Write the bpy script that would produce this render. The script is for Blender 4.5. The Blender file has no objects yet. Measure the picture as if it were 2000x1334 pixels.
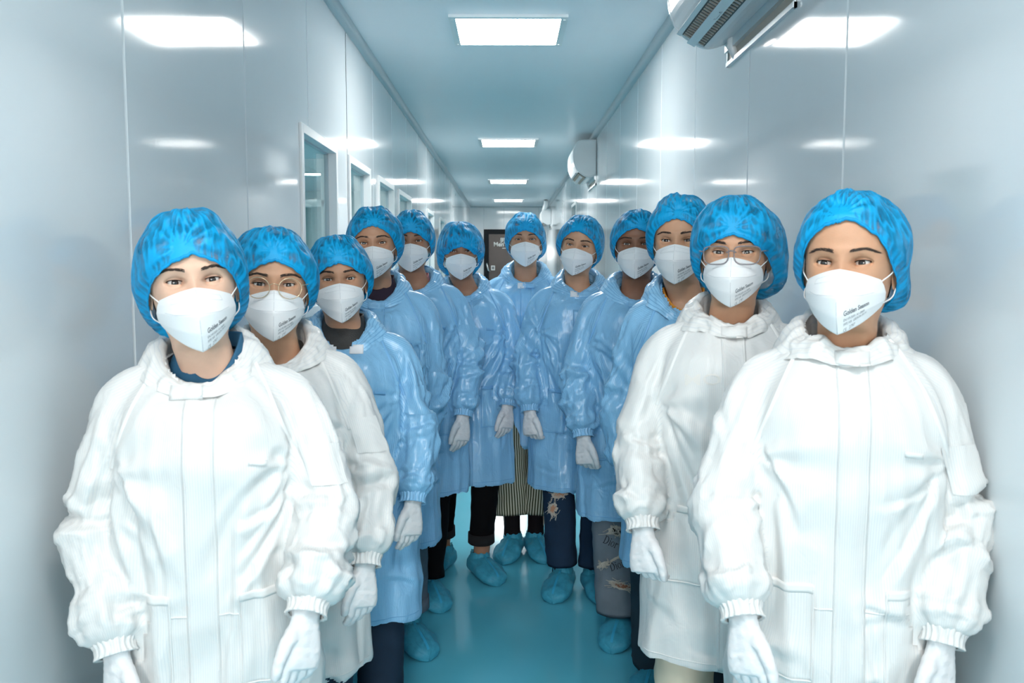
import bpy, bmesh, math, random
import numpy as np
from mathutils import Vector, Matrix
from mathutils.bvhtree import BVHTree

# ------------------------------------------------------------------ camera, light, exposure
SC = bpy.context.scene
COL = SC.collection
F_PX, W_PX, H_PX = 1750.0, 2000.0, 1334.0
CAM_H = 1.45
PITCH = math.radians(4.963)
YAW = 0.004
cam_data = bpy.data.cameras.new('camera')
cam_data.sensor_width = 36.0
cam_data.lens = F_PX / W_PX * 36.0
cam_data.clip_start = 0.02
cam_data.dof.use_dof = True
cam_data.dof.focus_distance = 3.3
cam_data.dof.aperture_fstop = 9.0
cam = bpy.data.objects.new('camera', cam_data)
COL.objects.link(cam)
cam.location = (0, 0, CAM_H)
cam.rotation_euler = (math.pi / 2 - PITCH, 0, -YAW)
SC.camera = cam

world = bpy.data.worlds.new('world')
SC.world = world
world.use_nodes = True
world.node_tree.nodes['Background'].inputs[0].default_value = (0.55, 0.75, 0.85, 1)
world.node_tree.nodes['Background'].inputs[1].default_value = 0.3

PANEL_EMISSION = 22.0
ROOM_EMISSION = 24.0
flash = bpy.data.lights.new('photo_flash', 'AREA')      # stands in for the photographer's flash, set far behind the camera for even falloff
flash.shape = 'RECTANGLE'; flash.size = 0.9; flash.size_y = 0.6
flash.energy = 100.0
flash.color = (1.0, 0.96, 0.91)
flash_o = bpy.data.objects.new('photo_flash', flash)
COL.objects.link(flash_o)
flash_o.location = (0.0, -5.4, 2.0)
flash_o.rotation_euler = (math.radians(90 - 4), 0, 0)

SC.view_settings.view_transform = 'Standard'
SC.view_settings.look = 'None'
SC.view_settings.gamma = 1.0
SC.view_settings.use_curve_mapping = False
SC.view_settings.exposure = 0.66

# ------------------------------------------------------------------ helpers
RNG = np.random.default_rng(7)
random.seed(7)
_cp, _sp, _cy, _sy = math.cos(PITCH), math.sin(PITCH), math.cos(YAW), math.sin(YAW)

def ray(px, py):
    u, v = (px - 1000.0) / F_PX, (667.0 - py) / F_PX
    fwd = np.array([_sy * _cp, _cy * _cp, -_sp]); right = np.array([_cy, -_sy, 0]); up = np.array([_sy * _sp, _cy * _sp, _cp])
    return fwd + u * right + v * up

def at(px, py, X=None, Y=None, Z=None):
    """world point where the pixel's line of sight meets a plane of the place"""
    d = ray(px, py)
    if X is not None: t = X / d[0]
    elif Y is not None: t = Y / d[1]
    else: t = (Z - CAM_H) / d[2]
    return np.array([0, 0, CAM_H]) + t * d

_perm = np.concatenate([np.random.default_rng(3).permutation(256)] * 3)
_grad = np.random.default_rng(4).normal(size=(256, 3)); _grad /= np.linalg.norm(_grad, axis=1)[:, None]
def noise(x, y, z=0.0):
    x, y, z = np.broadcast_arrays(np.asarray(x, float), np.asarray(y, float), np.asarray(z, float))
    xi, yi, zi = np.floor(x).astype(int), np.floor(y).astype(int), np.floor(z).astype(int)
    xf, yf, zf = x - xi, y - yi, z - zi
    u, v, w = [t * t * t * (t * (t * 6 - 15) + 10) for t in (xf, yf, zf)]
    def g(dx, dy, dz):
        h = _perm[(_perm[(_perm[(xi + dx) & 255] + yi + dy) & 255] + zi + dz) & 255]
        gr = _grad[h]
        return gr[..., 0] * (xf - dx) + gr[..., 1] * (yf - dy) + gr[..., 2] * (zf - dz)
    def L(a, b, t): return a + (b - a) * t
    return 1.6 * L(L(L(g(0,0,0), g(1,0,0), u), L(g(0,1,0), g(1,1,0), u), v), L(L(g(0,0,1), g(1,0,1), u), L(g(0,1,1), g(1,1,1), u), v), w)

def ss(a, b, x):
    t = np.clip((np.asarray(x, float) - a) / (b - a), 0, 1)
    return t * t * (3 - 2 * t)
def ridge(n):                       # sharp crested folds from smooth noise
    return 1 - np.abs(n) * 2.2

def new_obj(name, verts, faces, material=None, parent=None, smooth=True, mats=None, midx=None, attr=None):
    me = bpy.data.meshes.new(name)
    if isinstance(verts, np.ndarray) and isinstance(faces, np.ndarray):
        nf, k = faces.shape
        me.vertices.add(len(verts)); me.vertices.foreach_set('co', np.ascontiguousarray(verts, dtype=np.float32).ravel())
        me.loops.add(nf * k); me.loops.foreach_set('vertex_index', np.ascontiguousarray(faces, dtype=np.int32).ravel())
        me.polygons.add(nf); me.polygons.foreach_set('loop_start', np.arange(0, nf * k, k, dtype=np.int32))
        me.update(calc_edges=True)
    else:
        me.from_pydata([tuple(v) for v in verts], [], [tuple(int(i) for i in f) for f in faces])
    if attr is not None:
        a = me.attributes.new('stripe', 'FLOAT', 'POINT'); a.data.foreach_set('value', np.asarray(attr, dtype=np.float32))
    for m in (mats or ([material] if material else [])): me.materials.append(m)
    if midx is not None: me.polygons.foreach_set('material_index', np.asarray(midx, dtype=np.int32))
    if smooth: me.polygons.foreach_set('use_smooth', np.ones(len(me.polygons), dtype=bool))
    me.update()
    o = bpy.data.objects.new(name, me); COL.objects.link(o)
    if parent is not None: o.parent = parent
    return o

def share(name, me, parent, matrix=None):
    o = bpy.data.objects.new(name, me); COL.objects.link(o); o.parent = parent
    if matrix is not None: o.matrix_local = matrix
    return o

def empty(name, loc, label, cat, group=None, rz=0.0):
    o = bpy.data.objects.new(name, None); COL.objects.link(o)
    o.location = loc; o.rotation_euler = (0, 0, rz); o.empty_display_size = 0.05
    o['label'] = label; o['category'] = cat
    if group: o['group'] = group
    return o

def tag(o, label=None, cat=None, kind=None, group=None):
    if label: o['label'] = label
    if cat: o['category'] = cat
    if kind: o['kind'] = kind
    if group: o['group'] = group
    return o

def grid_faces(m, n, wrap=False, off=0, flip=False):
    """quads of an m x n grid of vertices (rows m), wrap closes each row"""
    i = np.arange(m - 1)[:, None]; nn = n if wrap else n - 1
    j = np.arange(nn)[None, :]; j2 = (j + 1) % n
    a = i * n + j; b = i * n + j2; c = (i + 1) * n + j2; d = (i + 1) * n + j
    f = np.stack([a, b, c, d], -1).reshape(-1, 4) + off
    return f[:, ::-1] if flip else f

def tri_cap(ring_idx, center_idx, flip=False):
    n = len(ring_idx)
    f = [(ring_idx[k], ring_idx[(k + 1) % n], center_idx, center_idx) for k in range(n)]
    return f

class MB:
    """collects boxes, tubes, lofts into one mesh"""
    def __init__(self): self.v = []; self.f = []; self.m = []; self.cur = 0
    def add(self, vs, fs):
        o = len(self.v); self.v += [tuple(map(float, p)) for p in vs]
        for f in fs:
            f = [int(i) + o for i in f]
            g = [f[0]]
            for i in f[1:]:
                if i != g[-1]: g.append(i)
            if g[0] == g[-1]: g.pop()
            if len(g) > 2: self.f.append(tuple(g)); self.m.append(self.cur)
    def box(self, lo, hi, M=None):
        x0, y0, z0 = lo; x1, y1, z1 = hi
        vs = [(x0,y0,z0),(x1,y0,z0),(x1,y1,z0),(x0,y1,z0),(x0,y0,z1),(x1,y0,z1),(x1,y1,z1),(x0,y1,z1)]
        if M is not None: vs = [tuple(M @ Vector(p)) for p in vs]
        self.add(vs, [(0,3,2,1),(4,5,6,7),(0,1,5,4),(1,2,6,5),(2,3,7,6),(3,0,4,7)])
    def tube(self, pts, r, n=8, caps=True):
        pts = [np.asarray(p, float) for p in pts]; rs = r if hasattr(r, '__len__') else [r] * len(pts)
        fr = frames(np.array(pts)); vs = []
        for p, (t, a, b), rr in zip(pts, fr, rs):
            for k in range(n):
                th = 2 * math.pi * k / n; vs.append(p + rr * (math.cos(th) * a + math.sin(th) * b))
        fs = [tuple(f) for f in grid_faces(len(pts), n, True)]
        if caps: fs += [tuple(range(n))[::-1], tuple((len(pts) - 1) * n + k for k in range(n))]
        self.add(vs, fs)
    def prism(self, poly, axis, a, b):
        """polygon (2d) pushed along an axis: 0=x 1=y 2=z"""
        def P(p, t):
            q = list(p); q.insert(axis, t); return q
        n = len(poly); vs = [P(p, a) for p in poly] + [P(p, b) for p in poly]
        fs = [tuple(range(n))[::-1], tuple(range(n, 2 * n))] + [(k, (k + 1) % n, n + (k + 1) % n, n + k) for k in range(n)]
        self.add(vs, fs)
    def build(self, name, material, parent=None, smooth=False, bevel=0.0, mats=None):
        o = new_obj(name, self.v, self.f, material, parent, smooth, mats=mats, midx=self.m if mats else None)
        bm = bmesh.new(); bm.from_mesh(o.data); bmesh.ops.recalc_face_normals(bm, faces=bm.faces)
        if bevel: bmesh.ops.bevel(bm, geom=bm.edges[:], offset=bevel, segments=2, profile=0.7, affect='EDGES', clamp_overlap=True)
        bm.to_mesh(o.data); bm.free()
        return o

def frames(P):
    P = np.asarray(P, float); T = np.gradient(P, axis=0); T /= np.linalg.norm(T, axis=1)[:, None] + 1e-12
    out = []; a = np.cross(T[0], [0, 1, 0.0])
    if np.linalg.norm(a) < 1e-3: a = np.cross(T[0], [1.0, 0, 0])
    for t in T:
        a = a - t * np.dot(a, t); a /= np.linalg.norm(a); out.append((t, a, np.cross(t, a)))
    return out

def spline(P, n):
    """Catmull-Rom through points"""
    P = np.asarray(P, float); Q = np.vstack([2 * P[0] - P[1], P, 2 * P[-1] - P[-2]])
    t = np.linspace(0, len(P) - 1 - 1e-9, n); i = t.astype(int); f = (t - i)[:, None]
    p0, p1, p2, p3 = Q[i], Q[i + 1], Q[i + 2], Q[i + 3]
    return 0.5 * (2 * p1 + (p2 - p0) * f + (2 * p0 - 5 * p1 + 4 * p2 - p3) * f ** 2 + (3 * p1 - p0 - 3 * p2 + p3) * f ** 3)

def text_data(body, size=1.0, shear=0.0, bold=0.0):
    cu = bpy.data.curves.new('t', 'FONT'); cu.body = body; cu.size = size; cu.shear = shear; cu.resolution_u = 3
    cu.offset = bold
    o = bpy.data.objects.new('t', cu); COL.objects.link(o)
    bpy.context.view_layer.update()
    me = bpy.data.meshes.new_from_object(o.evaluated_get(bpy.context.evaluated_depsgraph_get()))
    v = np.array([tuple(q.co) for q in me.vertices]); f = [tuple(p.vertices) for p in me.polygons]
    bpy.data.objects.remove(o); bpy.data.curves.remove(cu); bpy.data.meshes.remove(me)
    return v, f

# ------------------------------------------------------------------ materials
def principled(name, color, rough=0.5, metal=0.0, spec=0.5, **kw):
    m = bpy.data.materials.new(name); m.use_nodes = True
    b = m.node_tree.nodes['Principled BSDF']
    b.inputs['Base Color'].default_value = (*color, 1); b.inputs['Roughness'].default_value = rough
    b.inputs['Metallic'].default_value = metal; b.inputs['Specular IOR Level'].default_value = spec
    for k, v in kw.items(): b.inputs[k.replace('_', ' ')].default_value = v
    return m
def nodes(m): return m.node_tree.nodes, m.node_tree.links, m.node_tree.nodes['Principled BSDF']

def add_noise(m, scale=20.0, amount=0.08, bump=0.0, detail=4.0, bump_scale=None, stretch=None, rough_var=0.0):
    N, L, b = nodes(m)
    tc = N.new('ShaderNodeTexCoord'); src = tc.outputs['Object']
    if stretch:
        mp = N.new('ShaderNodeMapping'); mp.inputs['Scale'].default_value = stretch; L.new(src, mp.inputs[0]); src = mp.outputs[0]
    n = N.new('ShaderNodeTexNoise'); n.inputs['Scale'].default_value = scale; n.inputs['Detail'].default_value = detail
    L.new(src, n.inputs['Vector'])
    if amount:
        col = b.inputs['Base Color'].default_value[:]
        mx = N.new('ShaderNodeMix'); mx.data_type = 'RGBA'
        mx.inputs[6].default_value = (*[c * (1 - amount) for c in col[:3]], 1); mx.inputs[7].default_value = (*[min(1, c * (1 + amount)) for c in col[:3]], 1)
        L.new(n.outputs['Fac'], mx.inputs[0]); L.new(mx.outputs[2], b.inputs['Base Color'])
    if rough_var:
        r = b.inputs['Roughness'].default_value
        mr = N.new('ShaderNodeMapRange'); mr.inputs[3].default_value = r - rough_var; mr.inputs[4].default_value = r + rough_var
        L.new(n.outputs['Fac'], mr.inputs[0]); L.new(mr.outputs[0], b.inputs['Roughness'])
    if bump:
        n2 = n
        if bump_scale:
            n2 = N.new('ShaderNodeTexNoise'); n2.inputs['Scale'].default_value = bump_scale; n2.inputs['Detail'].default_value = 3; L.new(src, n2.inputs['Vector'])
        bp = N.new('ShaderNodeBump'); bp.inputs['Strength'].default_value = bump; bp.inputs['Distance'].default_value = 0.003
        L.new(n2.outputs['Fac'], bp.inputs['Height']); L.new(bp.outputs[0], b.inputs['Normal'])
    return m

def striped_cloth(name, base, line, rough, period=0.0052, lo=0.55, hi=0.95, bump=0.25, spec=0.5, sheen=0.0, transl=0.0):
    """satin cloth with fine woven lines that follow the stored cloth coordinate"""
    m = principled(name, base, rough, spec=spec); N, L, b = nodes(m)
    at_ = N.new('ShaderNodeAttribute'); at_.attribute_name = 'stripe'
    mu = N.new('ShaderNodeMath'); mu.operation = 'MULTIPLY'; mu.inputs[1].default_value = 2 * math.pi / period
    sn = N.new('ShaderNodeMath'); sn.operation = 'SINE'
    L.new(at_.outputs['Fac'], mu.inputs[0]); L.new(mu.outputs[0], sn.inputs[0])
    mr = N.new('ShaderNodeMapRange'); mr.inputs[1].default_value = lo; mr.inputs[2].default_value = hi
    L.new(sn.outputs[0], mr.inputs[0])
    tc = N.new('ShaderNodeTexCoord'); n = N.new('ShaderNodeTexNoise'); n.inputs['Scale'].default_value = 9; n.inputs['Detail'].default_value = 3
    L.new(tc.outputs['Object'], n.inputs['Vector'])
    mx0 = N.new('ShaderNodeMix'); mx0.data_type = 'RGBA'
    mx0.inputs[6].default_value = (*[c * 0.94 for c in base], 1); mx0.inputs[7].default_value = (*[min(1, c * 1.05) for c in base], 1)
    L.new(n.outputs['Fac'], mx0.inputs[0])
    mx = N.new('ShaderNodeMix'); mx.data_type = 'RGBA'; mx.inputs[7].default_value = (*line, 1)
    L.new(mx0.outputs[2], mx.inputs[6]); L.new(mr.outputs[0], mx.inputs[0]); L.new(mx.outputs[2], b.inputs['Base Color'])
    # fine crinkles of pressed synthetic cloth
    w = N.new('ShaderNodeTexNoise'); w.inputs['Scale'].default_value = 26; w.inputs['Detail'].default_value = 2; w.inputs['Distortion'].default_value = 1.2
    mp = N.new('ShaderNodeMapping'); mp.inputs['Scale'].default_value = (1, 1, 0.55); L.new(tc.outputs['Object'], mp.inputs[0]); L.new(mp.outputs[0], w.inputs['Vector'])
    bp = N.new('ShaderNodeBump'); bp.inputs['Strength'].default_value = bump; bp.inputs['Distance'].default_value = 0.006
    L.new(w.outputs['Fac'], bp.inputs['Height']); L.new(bp.outputs[0], b.inputs['Normal'])
    if sheen: b.inputs['Sheen Weight'].default_value = sheen
    return m

def cap_material(name, col, alpha_lo, alpha_hi):
    m = principled(name, col, 0.5, spec=0.3); N, L, b = nodes(m)
    tc = N.new('ShaderNodeTexCoord')
    n = N.new('ShaderNodeTexNoise'); n.inputs['Scale'].default_value = 55; n.inputs['Detail'].default_value = 5; n.inputs['Roughness'].default_value = 0.65
    L.new(tc.outputs['Object'], n.inputs['Vector'])
    big = N.new('ShaderNodeAttribute'); big.attribute_name = 'stripe'      # how many layers lie on each other
    ad = N.new('ShaderNodeMath'); ad.operation = 'ADD'; L.new(n.outputs['Fac'], ad.inputs[0]); L.new(big.outputs['Fac'], ad.inputs[1])
    rp = N.new('ShaderNodeMapRange'); rp.inputs[1].default_value = 0.2; rp.inputs[2].default_value = 0.9; L.new(big.outputs['Fac'], rp.inputs[0])
    mx = N.new('ShaderNodeMix'); mx.data_type = 'RGBA'; mx.inputs[6].default_value = (*[c * 0.85 for c in col], 1); mx.inputs[7].default_value = (col[0], col[1] * 1.18, col[2] * 1.15, 1)
    L.new(rp.outputs[0], mx.inputs[0]); L.new(mx.outputs[2], b.inputs['Base Color'])
    mr = N.new('ShaderNodeMapRange'); mr.inputs[1].default_value = 0.55; mr.inputs[2].default_value = 1.25
    mr.inputs[3].default_value = alpha_lo; mr.inputs[4].default_value = alpha_hi
    L.new(ad.outputs[0], mr.inputs[0]); L.new(mr.outputs[0], b.inputs['Alpha'])
    b.inputs['Transmission Weight'].default_value = 0.0
    bp = N.new('ShaderNodeBump'); bp.inputs['Strength'].default_value = 0.3; bp.inputs['Distance'].default_value = 0.002
    L.new(n.outputs['Fac'], bp.inputs['Height']); L.new(bp.outputs[0], b.inputs['Normal'])
    return m

def emission(name, col, strength):
    m = bpy.data.materials.new(name); m.use_nodes = True; N, L = m.node_tree.nodes, m.node_tree.links
    N.remove(N['Principled BSDF']); e = N.new('ShaderNodeEmission'); e.inputs[0].default_value = (*col, 1); e.inputs[1].default_value = strength
    L.new(e.outputs[0], N['Material Output'].inputs[0]); return m

def skin_mat(name, col):
    m = principled(name, col, 0.48, spec=0.4)
    b = m.node_tree.nodes['Principled BSDF']
    b.inputs['Subsurface Weight'].default_value = 0.12; b.inputs['Subsurface Radius'].default_value = (0.6, 0.25, 0.15); b.inputs['Subsurface Scale'].default_value = 0.008
    return add_noise(m, 60, 0.07, 0.12, bump_scale=420)

M = {}
M['wall'] = add_noise(principled('painted_steel_panel', (0.71, 0.755, 0.78), 0.075, spec=0.55), 3.0, 0.02, rough_var=0.02)
M['ceiling'] = add_noise(principled('ceiling_panel_paint', (0.71, 0.785, 0.83), 0.34, spec=0.45), 1.4, 0.03)
M['cove'] = principled('cove_trim_grey', (0.42, 0.50, 0.54), 0.3, spec=0.5)
M['floor'] = add_noise(principled('teal_epoxy_floor', (0.12, 0.52, 0.66), 0.13, spec=0.5), 2.2, 0.08, 0.03, bump_scale=7, rough_var=0.03)
M['alu'] = principled('brushed_aluminium', (0.70, 0.74, 0.76), 0.3, metal=0.6)
M['frame_white'] = principled('white_coated_frame', (0.72, 0.75, 0.76), 0.3)
M['lamp'] = emission('lit_diffuser', (1.0, 0.985, 0.95), PANEL_EMISSION)
M['lamp_room'] = emission('lit_diffuser_room', (0.85, 1.0, 0.98), ROOM_EMISSION)
M['ac'] = principled('aircon_plastic', (0.72, 0.76, 0.78), 0.22, spec=0.5)
M['ac_dark'] = principled('aircon_vent_dark', (0.05, 0.05, 0.05), 0.5)
M['ac_beige'] = principled('aircon_vane_beige', (0.45, 0.40, 0.34), 0.5)
M['room'] = principled('side_room_wall', (0.50, 0.62, 0.63), 0.45)
M['black'] = principled('black_door_frame', (0.006, 0.009, 0.012), 0.55, spec=0.2)
M['door'] = add_noise(principled('brown_glazed_door', (0.060, 0.042, 0.036), 0.28, spec=0.35), 3, 0.25)
M['letter'] = principled('sign_letter_white', (0.75, 0.75, 0.72), 0.5)
M['print'] = principled('print_grey', (0.16, 0.17, 0.19), 0.6)
M['print_black'] = principled('print_black', (0.012, 0.012, 0.016), 0.6)
M['mask'] = add_noise(principled('white_nonwoven', (0.83, 0.83, 0.84), 0.75, spec=0.25), 300, 0.02, 0.15, bump_scale=700)
M['emboss'] = principled('weld_line', (0.62, 0.63, 0.65), 0.7, spec=0.2)
M['loop'] = principled('white_elastic', (0.82, 0.82, 0.82), 0.7)
M['cap'] = cap_material('blue_nonwoven_cap', (0.0, 0.285, 0.58), 0.42, 1.0)
M['cap_band'] = principled('blue_elastic_rim', (0.0, 0.29, 0.61), 0.6, spec=0.3)
M['hair'] = add_noise(principled('dark_hair', (0.012, 0.009, 0.008), 0.4), 90, 0.3)
M['brow'] = principled('brow_hair', (0.045, 0.030, 0.024), 0.6, spec=0.2)
M['lash'] = principled('lash_dark', (0.012, 0.008, 0.007), 0.6, spec=0.2)
M['sclera'] = principled('eye_white', (0.62, 0.58, 0.55), 0.15)
M['iris'] = principled('iris_brown', (0.022, 0.011, 0.007), 0.1, spec=0.6)
M['pupil'] = principled('pupil_black', (0.003, 0.003, 0.003), 0.08, spec=0.6)
M['glove'] = add_noise(principled('white_latex', (0.74, 0.73, 0.74), 0.42, spec=0.4), 30, 0.03, 0.55, bump_scale=75)
M['white_coat'] = striped_cloth('white_antistatic_cloth', (0.715, 0.708, 0.695), (0.635, 0.645, 0.655), 0.38, bump=0.36, spec=0.45)
M['white_seam'] = principled('white_seam_cloth', (0.75, 0.745, 0.735), 0.5, spec=0.3)
M['blue_coat'] = striped_cloth('blue_antistatic_cloth', (0.28, 0.56, 0.82), (0.15, 0.38, 0.66), 0.31, bump=0.62, spec=0.65)
M['blue_seam'] = principled('blue_seam_cloth', (0.20, 0.45, 0.74), 0.4, spec=0.5)
M['velcro'] = principled('white_hook_tape', (0.78, 0.79, 0.82), 0.8)
M['shoe_cover'] = cap_material('blue_shoe_cover', (0.06, 0.38, 0.55), 0.66, 0.97)
M['shoe'] = principled('dark_shoe', (0.03, 0.03, 0.035), 0.5)
M['sock'] = principled('black_sock', (0.010, 0.008, 0.010), 0.9, spec=0.1)
M['thread'] = add_noise(principled('frayed_thread', (0.50, 0.46, 0.40), 0.9, spec=0.1), 200, 0.2)
M['gold'] = principled('gold_wire', (0.75, 0.55, 0.36), 0.25, metal=0.9)
M['clear_frame'] = principled('clear_grey_frame', (0.25, 0.22, 0.24), 0.12, Alpha=0.62)
def lens_mat():
    m = bpy.data.materials.new('spectacle_lens'); m.use_nodes = True; N, L = m.node_tree.nodes, m.node_tree.links
    N.remove(N['Principled BSDF']); t = N.new('ShaderNodeBsdfTransparent'); t.inputs[0].default_value = (0.97, 0.98, 0.98, 1)
    g = N.new('ShaderNodeBsdfGlossy'); g.inputs['Roughness'].default_value = 0.03
    fr = N.new('ShaderNodeFresnel'); fr.inputs[0].default_value = 1.25
    x = N.new('ShaderNodeMixShader'); L.new(fr.outputs[0], x.inputs[0]); L.new(t.outputs[0], x.inputs[1]); L.new(g.outputs[0], x.inputs[2]); L.new(x.outputs[0], N['Material Output'].inputs[0]); return m
M['lens'] = lens_mat()
def pane_mat():
    m = bpy.data.materials.new('window_glass'); m.use_nodes = True; N, L = m.node_tree.nodes, m.node_tree.links
    N.remove(N['Principled BSDF']); t = N.new('ShaderNodeBsdfTransparent'); t.inputs[0].default_value = (0.93, 0.975, 0.975, 1)
    g = N.new('ShaderNodeBsdfGlossy'); g.inputs['Roughness'].default_value = 0.02; g.inputs[0].default_value = (0.9, 0.95, 0.95, 1)
    fr = N.new('ShaderNodeFresnel'); ge = N.new('ShaderNodeNewGeometry'); io = N.new('ShaderNodeMapRange'); io.inputs[3].default_value = 1.42; io.inputs[4].default_value = 1 / 1.42
    L.new(ge.outputs['Backfacing'], io.inputs[0]); L.new(io.outputs[0], fr.inputs[0])      # a thin sheet reflects alike on both faces
    x = N.new('ShaderNodeMixShader'); L.new(fr.outputs[0], x.inputs[0]); L.new(t.outputs[0], x.inputs[1]); L.new(g.outputs[0], x.inputs[2]); L.new(x.outputs[0], N['Material Output'].inputs[0]); return m
M['pane'] = pane_mat()

# ------------------------------------------------------------------ the corridor
HW = 0.885           # half width
CEIL = CAM_H + 1.30
Y0, Y1 = -6.2, 20.6
PANEL_W = 0.96

def struct(o, parentless=True):
    o['kind'] = 'structure'; return o

mb = MB(); mb.box((-HW - 0.06, Y0 - 0.06, -0.06), (HW + 0.06, Y1 + 0.06, 0.0)); struct(mb.build('floor', M['floor']))
mb = MB(); mb.box((-HW - 0.06, Y0 - 0.06, CEIL), (HW + 0.06, Y1 + 0.06, CEIL + 0.06)); ceiling = struct(mb.build('ceiling', M['ceiling']))

# windows cut into the left wall: (y near, y far, z bottom, z top)
def wl(px, py): return at(px, py, X=-HW)
WZ1 = wl(587, 240)[2]; WZ0 = wl(606, 617)[2]
wins_left = [(wl(a, 400)[1], wl(b, 400)[1]) for a, b in ((587, 657), (680, 722), (738, 768), (777, 802), (833.5, 846))]
wins_left += [(11.6, 12.4), (13.2, 14.1)]
wins_left = [(a, b, WZ0, WZ1) for a, b in wins_left]
wr0 = at(1126, 400, X=HW)[1]
wins_right = [(wr0, wr0 + 0.8, 0.02, at(1126, 393, X=HW)[2])]

def wall_side(name, side, seams0, holes):
    """row of steel panels with recessed joints; holes are left open for the windows"""
    wall = bpy.data.objects.new(name, None); COL.objects.link(wall); wall['kind'] = 'structure'
    x0, x1 = (side * HW, side * (HW + 0.05))
    ks = np.arange(math.floor((Y0 - seams0) / PANEL_W), math.ceil((Y1 - seams0) / PANEL_W) + 1)
    for k in ks:
        a, b = max(Y0, seams0 + k * PANEL_W), min(Y1, seams0 + (k + 1) * PANEL_W)
        if b - a < 0.05: continue
        a += 0.0015; b -= 0.0015
        rects = [(a, b, 0.0, CEIL)]
        for (ha, hb, hz0, hz1) in holes:
            out = []
            for (ra, rb, rz0, rz1) in rects:
                ia, ib = max(ra, ha), min(rb, hb)
                if ib <= ia or hz1 <= rz0 or hz0 >= rz1: out.append((ra, rb, rz0, rz1)); continue
                if ia > ra: out.append((ra, ia, rz0, rz1))
                if ib < rb: out.append((ib, rb, rz0, rz1))
                if hz0 > rz0: out.append((ia, ib, rz0, hz0))
                if hz1 < rz1: out.append((ia, ib, hz1, rz1))
            rects = out
        m = MB()
        e = 0.006     # rolled edge of the sheet at each joint
        for (ra, rb, rz0, rz1) in rects:
            if rb - ra < 0.003: continue
            lo_e, hi_e = (e if abs(ra - a) < 1e-6 else 0), (e if abs(rb - b) < 1e-6 else 0)
            pts = [(x1, ra), (x0 + side * 0.004 * (lo_e > 0), ra), (x0, ra + lo_e), (x0, rb - hi_e), (x0 + side * 0.004 * (hi_e > 0), rb), (x1, rb)]
            m.prism(pts, 2, rz0, rz1)
        if m.v: m.build('wall_panel', M['wall'], wall)
    m = MB(); m.box((min(x1, x1 + side * 0.01), Y0, 0), (max(x1, x1 + side * 0.01), Y1, 0.001)); m.build('base_track', M['alu'], wall)
    return wall
seamL = at(240, 60, X=-HW)[1]; seamR = at(1655, 60, X=HW)[1]
wall_left = wall_side('wall_left', -1, seamL, wins_left)
wall_right = wall_side('wall_right', 1, seamR, wins_right)

for nm, sgn in (('left', -1), ('right', 1)):        # cove strips between wall and ceiling
    R = 0.045; pts = []
    for k in range(9):
        t = k / 8 * math.pi / 2
        pts.append((sgn * (HW - R + R * math.sin(t)), CEIL - R + R * math.cos(t)) if False else (sgn * (HW - R * (1 - math.sin(t))), CEIL - R * (1 - math.cos(t))))
    pts = [(sgn * (HW - R), CEIL), ] + [(sgn * (HW - R + R * math.sin(t) * 0.0 + R * (1 - math.cos(t))), CEIL - R * math.sin(t)) for t in np.linspace(0, math.pi / 2, 9)][1:] + [(sgn * HW, CEIL)]
    m = MB(); m.prism(pts, 1, Y0, Y1)
    o = m.build('trim_1' if sgn < 0 else 'trim_2', M['cove'], smooth=False); o['kind'] = 'structure'
    m = MB(); m.prism([(sgn * HW, 0.0), (sgn * (HW - 0.03), 0.0), (sgn * (HW - 0.012), 0.012), (sgn * HW, 0.03)], 1, Y0, Y1)
    o = m.build('baseboard_' + nm, M['cove']); o['kind'] = 'structure'

# end walls
wall_back = bpy.data.objects.new('wall_back', None); COL.objects.link(wall_back); wall_back['kind'] = 'structure'
DX0, DX1, DZ = at(945, 470, Y=Y1)[0], at(945, 470, Y=Y1)[0] + 1.25, at(960, 448, Y=Y1)[2]
for (a, b, z0, z1) in ((-HW, DX0, 0, CEIL), (DX0, -0.1, DZ, CEIL), (-0.1, DX1, DZ, CEIL), (DX1, HW, 0, CEIL)):
    m = MB(); m.box((a + 0.002, Y1, z0), (b - 0.002, Y1 + 0.05, z1)); m.build('wall_panel', M['wall'], wall_back)
m = MB(); m.box((-HW, Y1 - 0.02, CEIL - 0.03), (HW, Y1, CEIL)); o = m.build('trim_3', M['cove']); o['kind'] = 'structure'
m = MB(); m.box((-HW, Y0 - 0.05, 0), (HW, Y0, CEIL)); o = m.build('wall_front', M['wall']); o['kind'] = 'structure'

# the washroom door in the end wall
d_o = bpy.data.objects.new('door_1', None); COL.objects.link(d_o); d_o['kind'] = 'structure'; d_o.location = (0, Y1, 0)
m = MB()
m.box((DX0, -0.03, 0), (DX0 + 0.115, 0.03, DZ)); m.box((DX1 - 0.115, -0.03, 0), (DX1, 0.03, DZ)); m.box((DX0 + 0.115, -0.03, DZ - 0.11), (DX1 - 0.115, 0.03, DZ))
m.build('door_frame', M['black'], d_o)
m = MB(); m.box((DX0 + 0.115, -0.012, 0.0), (DX1 - 0.115, 0.02, DZ - 0.11)); leaf = m.build('door_leaf', M['door'], d_o)
def put_text(body, x, z, size, mat_, parent, name, y=-0.014, bold=0.0, cx=False):
    v, f = text_data(body, size, bold=bold)
    w = v[:, 0].max() if cx else 0
    P = [(x + p[0] - w / 2, y, z + p[1]) for p in v]
    return new_obj(name, P, f, mat_, parent, smooth=False)
put_text("男浴室", at(976, 473, Y=Y1)[0], at(976, 474, Y=Y1)[2], 0.135, M['letter'], leaf, 'sign_lettering', bold=0.002)
put_text("Men's bathroom", at(964, 478, Y=Y1)[0], at(964, 481, Y=Y1)[2], 0.135, M['letter'], leaf, 'sign_lettering', bold=0.004)
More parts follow.
